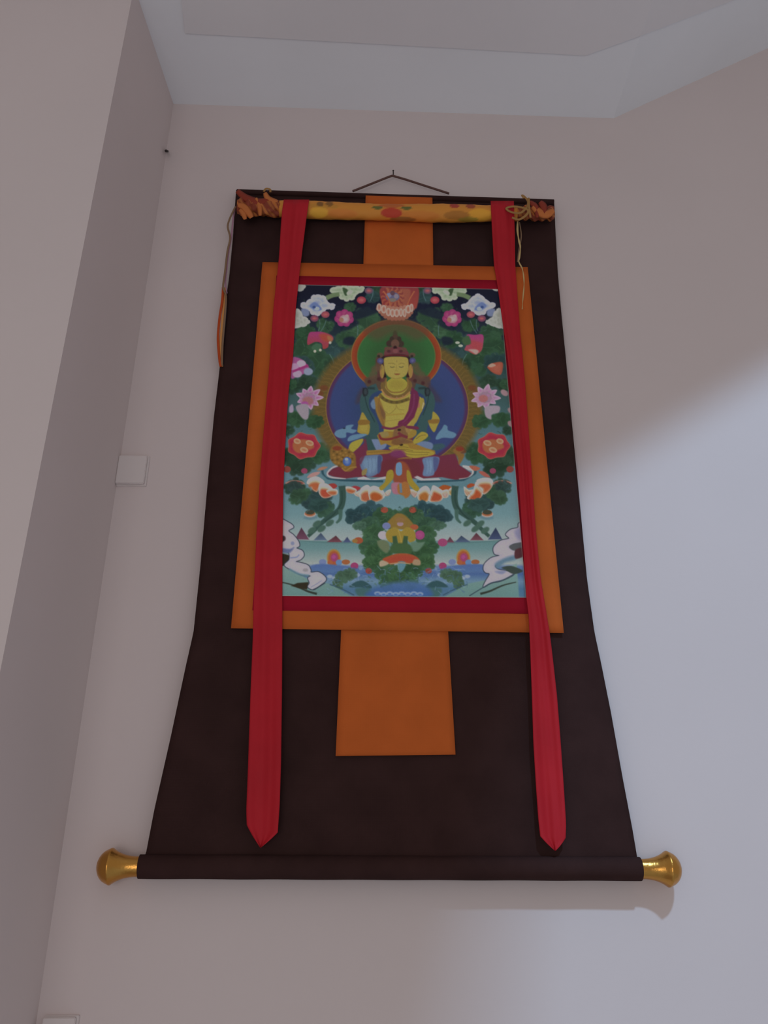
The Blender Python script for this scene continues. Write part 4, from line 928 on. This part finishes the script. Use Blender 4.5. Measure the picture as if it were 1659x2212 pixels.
def strand(pts, r, mtl, name, off, flat=0.4, parent=scroll):
    c = catmull(pts, 6); n = len(c)
    P = []
    for i, q_ in enumerate(c):
        o_ = off[0] + (off[1] - off[0]) * i / (n - 1) if hasattr(off, '__len__') else off
        P.append(tuple(at(q_[0], q_[1], o_)))
    V, Fc = tube(P, r, 8, flat); return link(name, V, Fc, mtl, parent, True)
bow = strand([(1138, 448), (1124, 460), (1104, 458), (1094, 450), (1112, 446), (1138, 452), (1139, 462), (1122, 474), (1106, 470)], 0.0035, M_gold_tie, 'bow_loop', 0.072, .5)
strand([(1139, 450), (1141, 436), (1134, 426), (1128, 422), (1132, 428)], 0.0034, M_gold_tie, 'bow_loop', 0.070, .5)
strand([(1142, 428), (1143, 450), (1146, 470)], 0.003, M_gold_tie, 'binding_tie', 0.072, .6)
strand([(570, 414), (574, 408), (583, 409), (584, 415)], 0.003, M_gold_tie, 'binding_tie', 0.058, .6)
# thin hanging ties
M_cream = mat('cream_tie', alb(122, 104, 70), 0.65, spec=0.15); M_rust = mat('rust_red_tie', alb(114, 44, 18), 0.7, spec=0.1); M_yel = mat('yellow_tie', alb(132, 92, 52), 0.7, spec=0.1)
M_olive = mat('olive_tie', alb(82, 64, 48), 0.7); M_plum = mat('plum_tie', alb(104, 76, 88), 0.7); M_navy = mat('navy_tie', alb(26, 28, 38), 0.7)
tr = strand([(1118, 478), (1118, 500), (1121, 520), (1124, 535), (1122, 555), (1121, 566), (1128, 580), (1131, 596), (1132, 616), (1130, 640), (1128, 668)], [0.0017 + 0.0012 * abs(math.sin(i * .33)) - 0.00002 * i for i in range(61)], M_cream, 'tie_string', (0.05, 0.034))
tag(tr, 'cream tie string hanging at the right')
o = strand([(1122, 480), (1126, 510), (1121, 540), (1118, 566)], 0.0016, M_olive, 'tie_string', (0.045, 0.036)); tag(o, 'dark tie string hanging at the right')
o = strand([(509, 446), (501, 462), (495, 476), (492, 491), (497, 514), (491, 545), (486, 588), (482, 620), (488, 640), (486, 680), (481, 740), (479, 790)], [0.0026] * 67, M_olive, 'tie_string', (0.045, 0.026)); tag(o, 'olive tie string at the left edge')
o = strand([(508, 448), (504, 470), (500, 510), (494, 545), (490, 580), (487, 612), (490, 634)], 0.0022, M_plum, 'tie_string', (0.04, 0.024)); tag(o, 'plum coloured tie string at the left edge')
o = strand([(482, 620), (480, 650), (474, 690), (471, 732), (474, 775), (477, 792)], 0.0032, M_rust, 'tie_string', (0.03, 0.026)); tag(o, 'rust red tie string at the left edge')
o = strand([(484, 622), (485, 650), (480, 700), (477, 740), (477, 770), (479, 792)], 0.0036, M_yel, 'tie_string', (0.027, 0.024)); tag(o, 'yellow tie string at the left edge')
o = strand([(486, 622), (488, 660), (484, 710), (480, 755), (480, 792)], 0.003, M_navy, 'tie_string', (0.025, 0.023)); tag(o, 'navy tie string at the left edge')
# hanging cord
M_c2 = M_cord
strand([(762, 413), (790, 402), (820, 390), (843, 381), (849, 380), (856, 382), (880, 389), (920, 402), (970, 418)], 0.0031, M_c2, 'hanging_cord', (0.020, 0.020), 1.0)

# ------------------------------------------------------------------ bottom roller and knobs
RO = 0.036
a_ = at(301, 1872, RO); b_ = at(1383, 1877, RO)
rr = 0.0212
axis = (b_ - a_) / np.linalg.norm(b_ - a_)
def lathe(origin, ax, profile, seg=36):
    ax = np.array(ax, float); e1 = np.array([0, -1.0, 0]); e2 = np.cross(ax, e1); V = []
    for s_, r_ in profile:
        for k in range(seg):
            t = 2 * math.pi * k / seg
            V.append(origin + ax * s_ + (e1 * math.cos(t) + e2 * math.sin(t)) * r_)
    n = len(profile)
    return V, grid_faces(n, seg, True) + [tuple(range(seg)), tuple(range((n - 1) * seg, n * seg))]
Lr = np.linalg.norm(b_ - a_)
V, Fc = lathe(a_, axis, [(0, rr * .6), (0, rr)] + [(Lr * t, rr * (1 + .012 * math.sin(t * 40))) for t in np.linspace(0.002, .998, 80)] + [(Lr, rr), (Lr, rr * .6)])
ro = link('roller', V, Fc, M_brown, scroll, True)
def knob(origin, ax):
    K = 0.0765
    prof = [(-.004, .010), (-.004, .0172), (0.0, .0178), (.008, .0180), (.016, .0187), (.024, .0201), (.031, .0222), (.038, .0250), (.044, .0282), (.0485, .0314), (.0505, .0324), (.0525, .0322), (.0545, .0310), (.058, .0297), (.063, .0270), (.068, .0227), (.072, .0172), (.0750, .0105), (.0762, .0040), (.0765, .0005)]
    V, Fc = lathe(origin, ax, prof, 40)
    return link('roller_knob', V, Fc, M_gold, ro, True)
tag(knob(a_ - axis * 0.001, -axis), 'copper gold knob at the left end'); tag(knob(b_ + axis * 0.001, axis), 'bright gold knob at the right end')

# ------------------------------------------------------------------ nails on the wall
def nail(name, px, py, px2, py2, L, r, label):
    """shank driven into the wall, tilted up, with a head"""
    p0 = at(px, py, -0.006); p1 = at(px2, py2, L)
    V, Fc = tube([tuple(p0), tuple(p0 * .5 + p1 * .5), tuple(p1)], r, 10)
    d = (p1 - p0) / np.linalg.norm(p1 - p0)
    V2, F2 = tube([tuple(p1), tuple(p1 + d * .0015)], r * 1.5, 12)
    t = empty(name, tuple(at(px, py, 0)))
    tag(t, label, 'nail')
    link('shank', V, Fc, M_steel, t, True); link('head', V2, F2, M_steel, t, True)
    return t
nail('nail', 849.5, 384, 849.5, 369, 0.026, 0.0016, 'thin dark nail the scroll cord hangs from, above the top edge')
nail('nail', 363, 326.5, 359, 326, 0.030, 0.0026, 'small dark bare nail beside the left wall corner below the ceiling')

# ------------------------------------------------------------------ blank cover plates on the back wall
M_plate = mat('white_plate_plastic', (0.73, 0.655, 0.64, 1), 0.55, spec=0.3)
def plate(pxl, pyt, pxr, pyb, label):
    A = at(pxl, pyt); B = at(pxr, pyb); x0, x1, z1, z0 = A[0], B[0], A[2], B[2]
    t = empty('cover_plate', ((x0 + x1) / 2, D, z0)); tag(t, label, 'wall plate', 'blank wall plates by the corner')
    def slab(x0, x1, z0, z1, y0, y1, bev, name, parent):
        bm = bmesh.new(); bmesh.ops.create_cube(bm, size=1)
        for v_ in bm.verts:
            v_.co = Vector(((x0 + x1) / 2 + v_.co.x * (x1 - x0), (y0 + y1) / 2 + v_.co.y * (y1 - y0), (z0 + z1) / 2 + v_.co.z * (z1 - z0)))
        bmesh.ops.bevel(bm, geom=bm.edges[:], offset=bev, segments=2, affect='EDGES')
        me_ = bpy.data.meshes.new(name); bm.to_mesh(me_); bm.free(); me_.materials.append(M_plate)
        o_ = bpy.data.objects.new(name, me_); COL.objects.link(o_); o_.parent = parent; o_.matrix_parent_inverse = parent.matrix_world.inverted(); return o_
    slab(x0, x1, z0, z1, D - 0.005, D + 0.002, 0.001, 'back_box', t)
    slab(x0 - 0.001, x1 - 0.004, z0 + 0.003, z1 - 0.003, D - 0.012, D - 0.0052, 0.0015, 'face_plate', t)
plate(261, 986, 316, 1052, 'square blank white wall plate halfway up by the left corner')
plate(99, 2193, 163, 2268, 'blank white wall plate at the very bottom by the left corner')
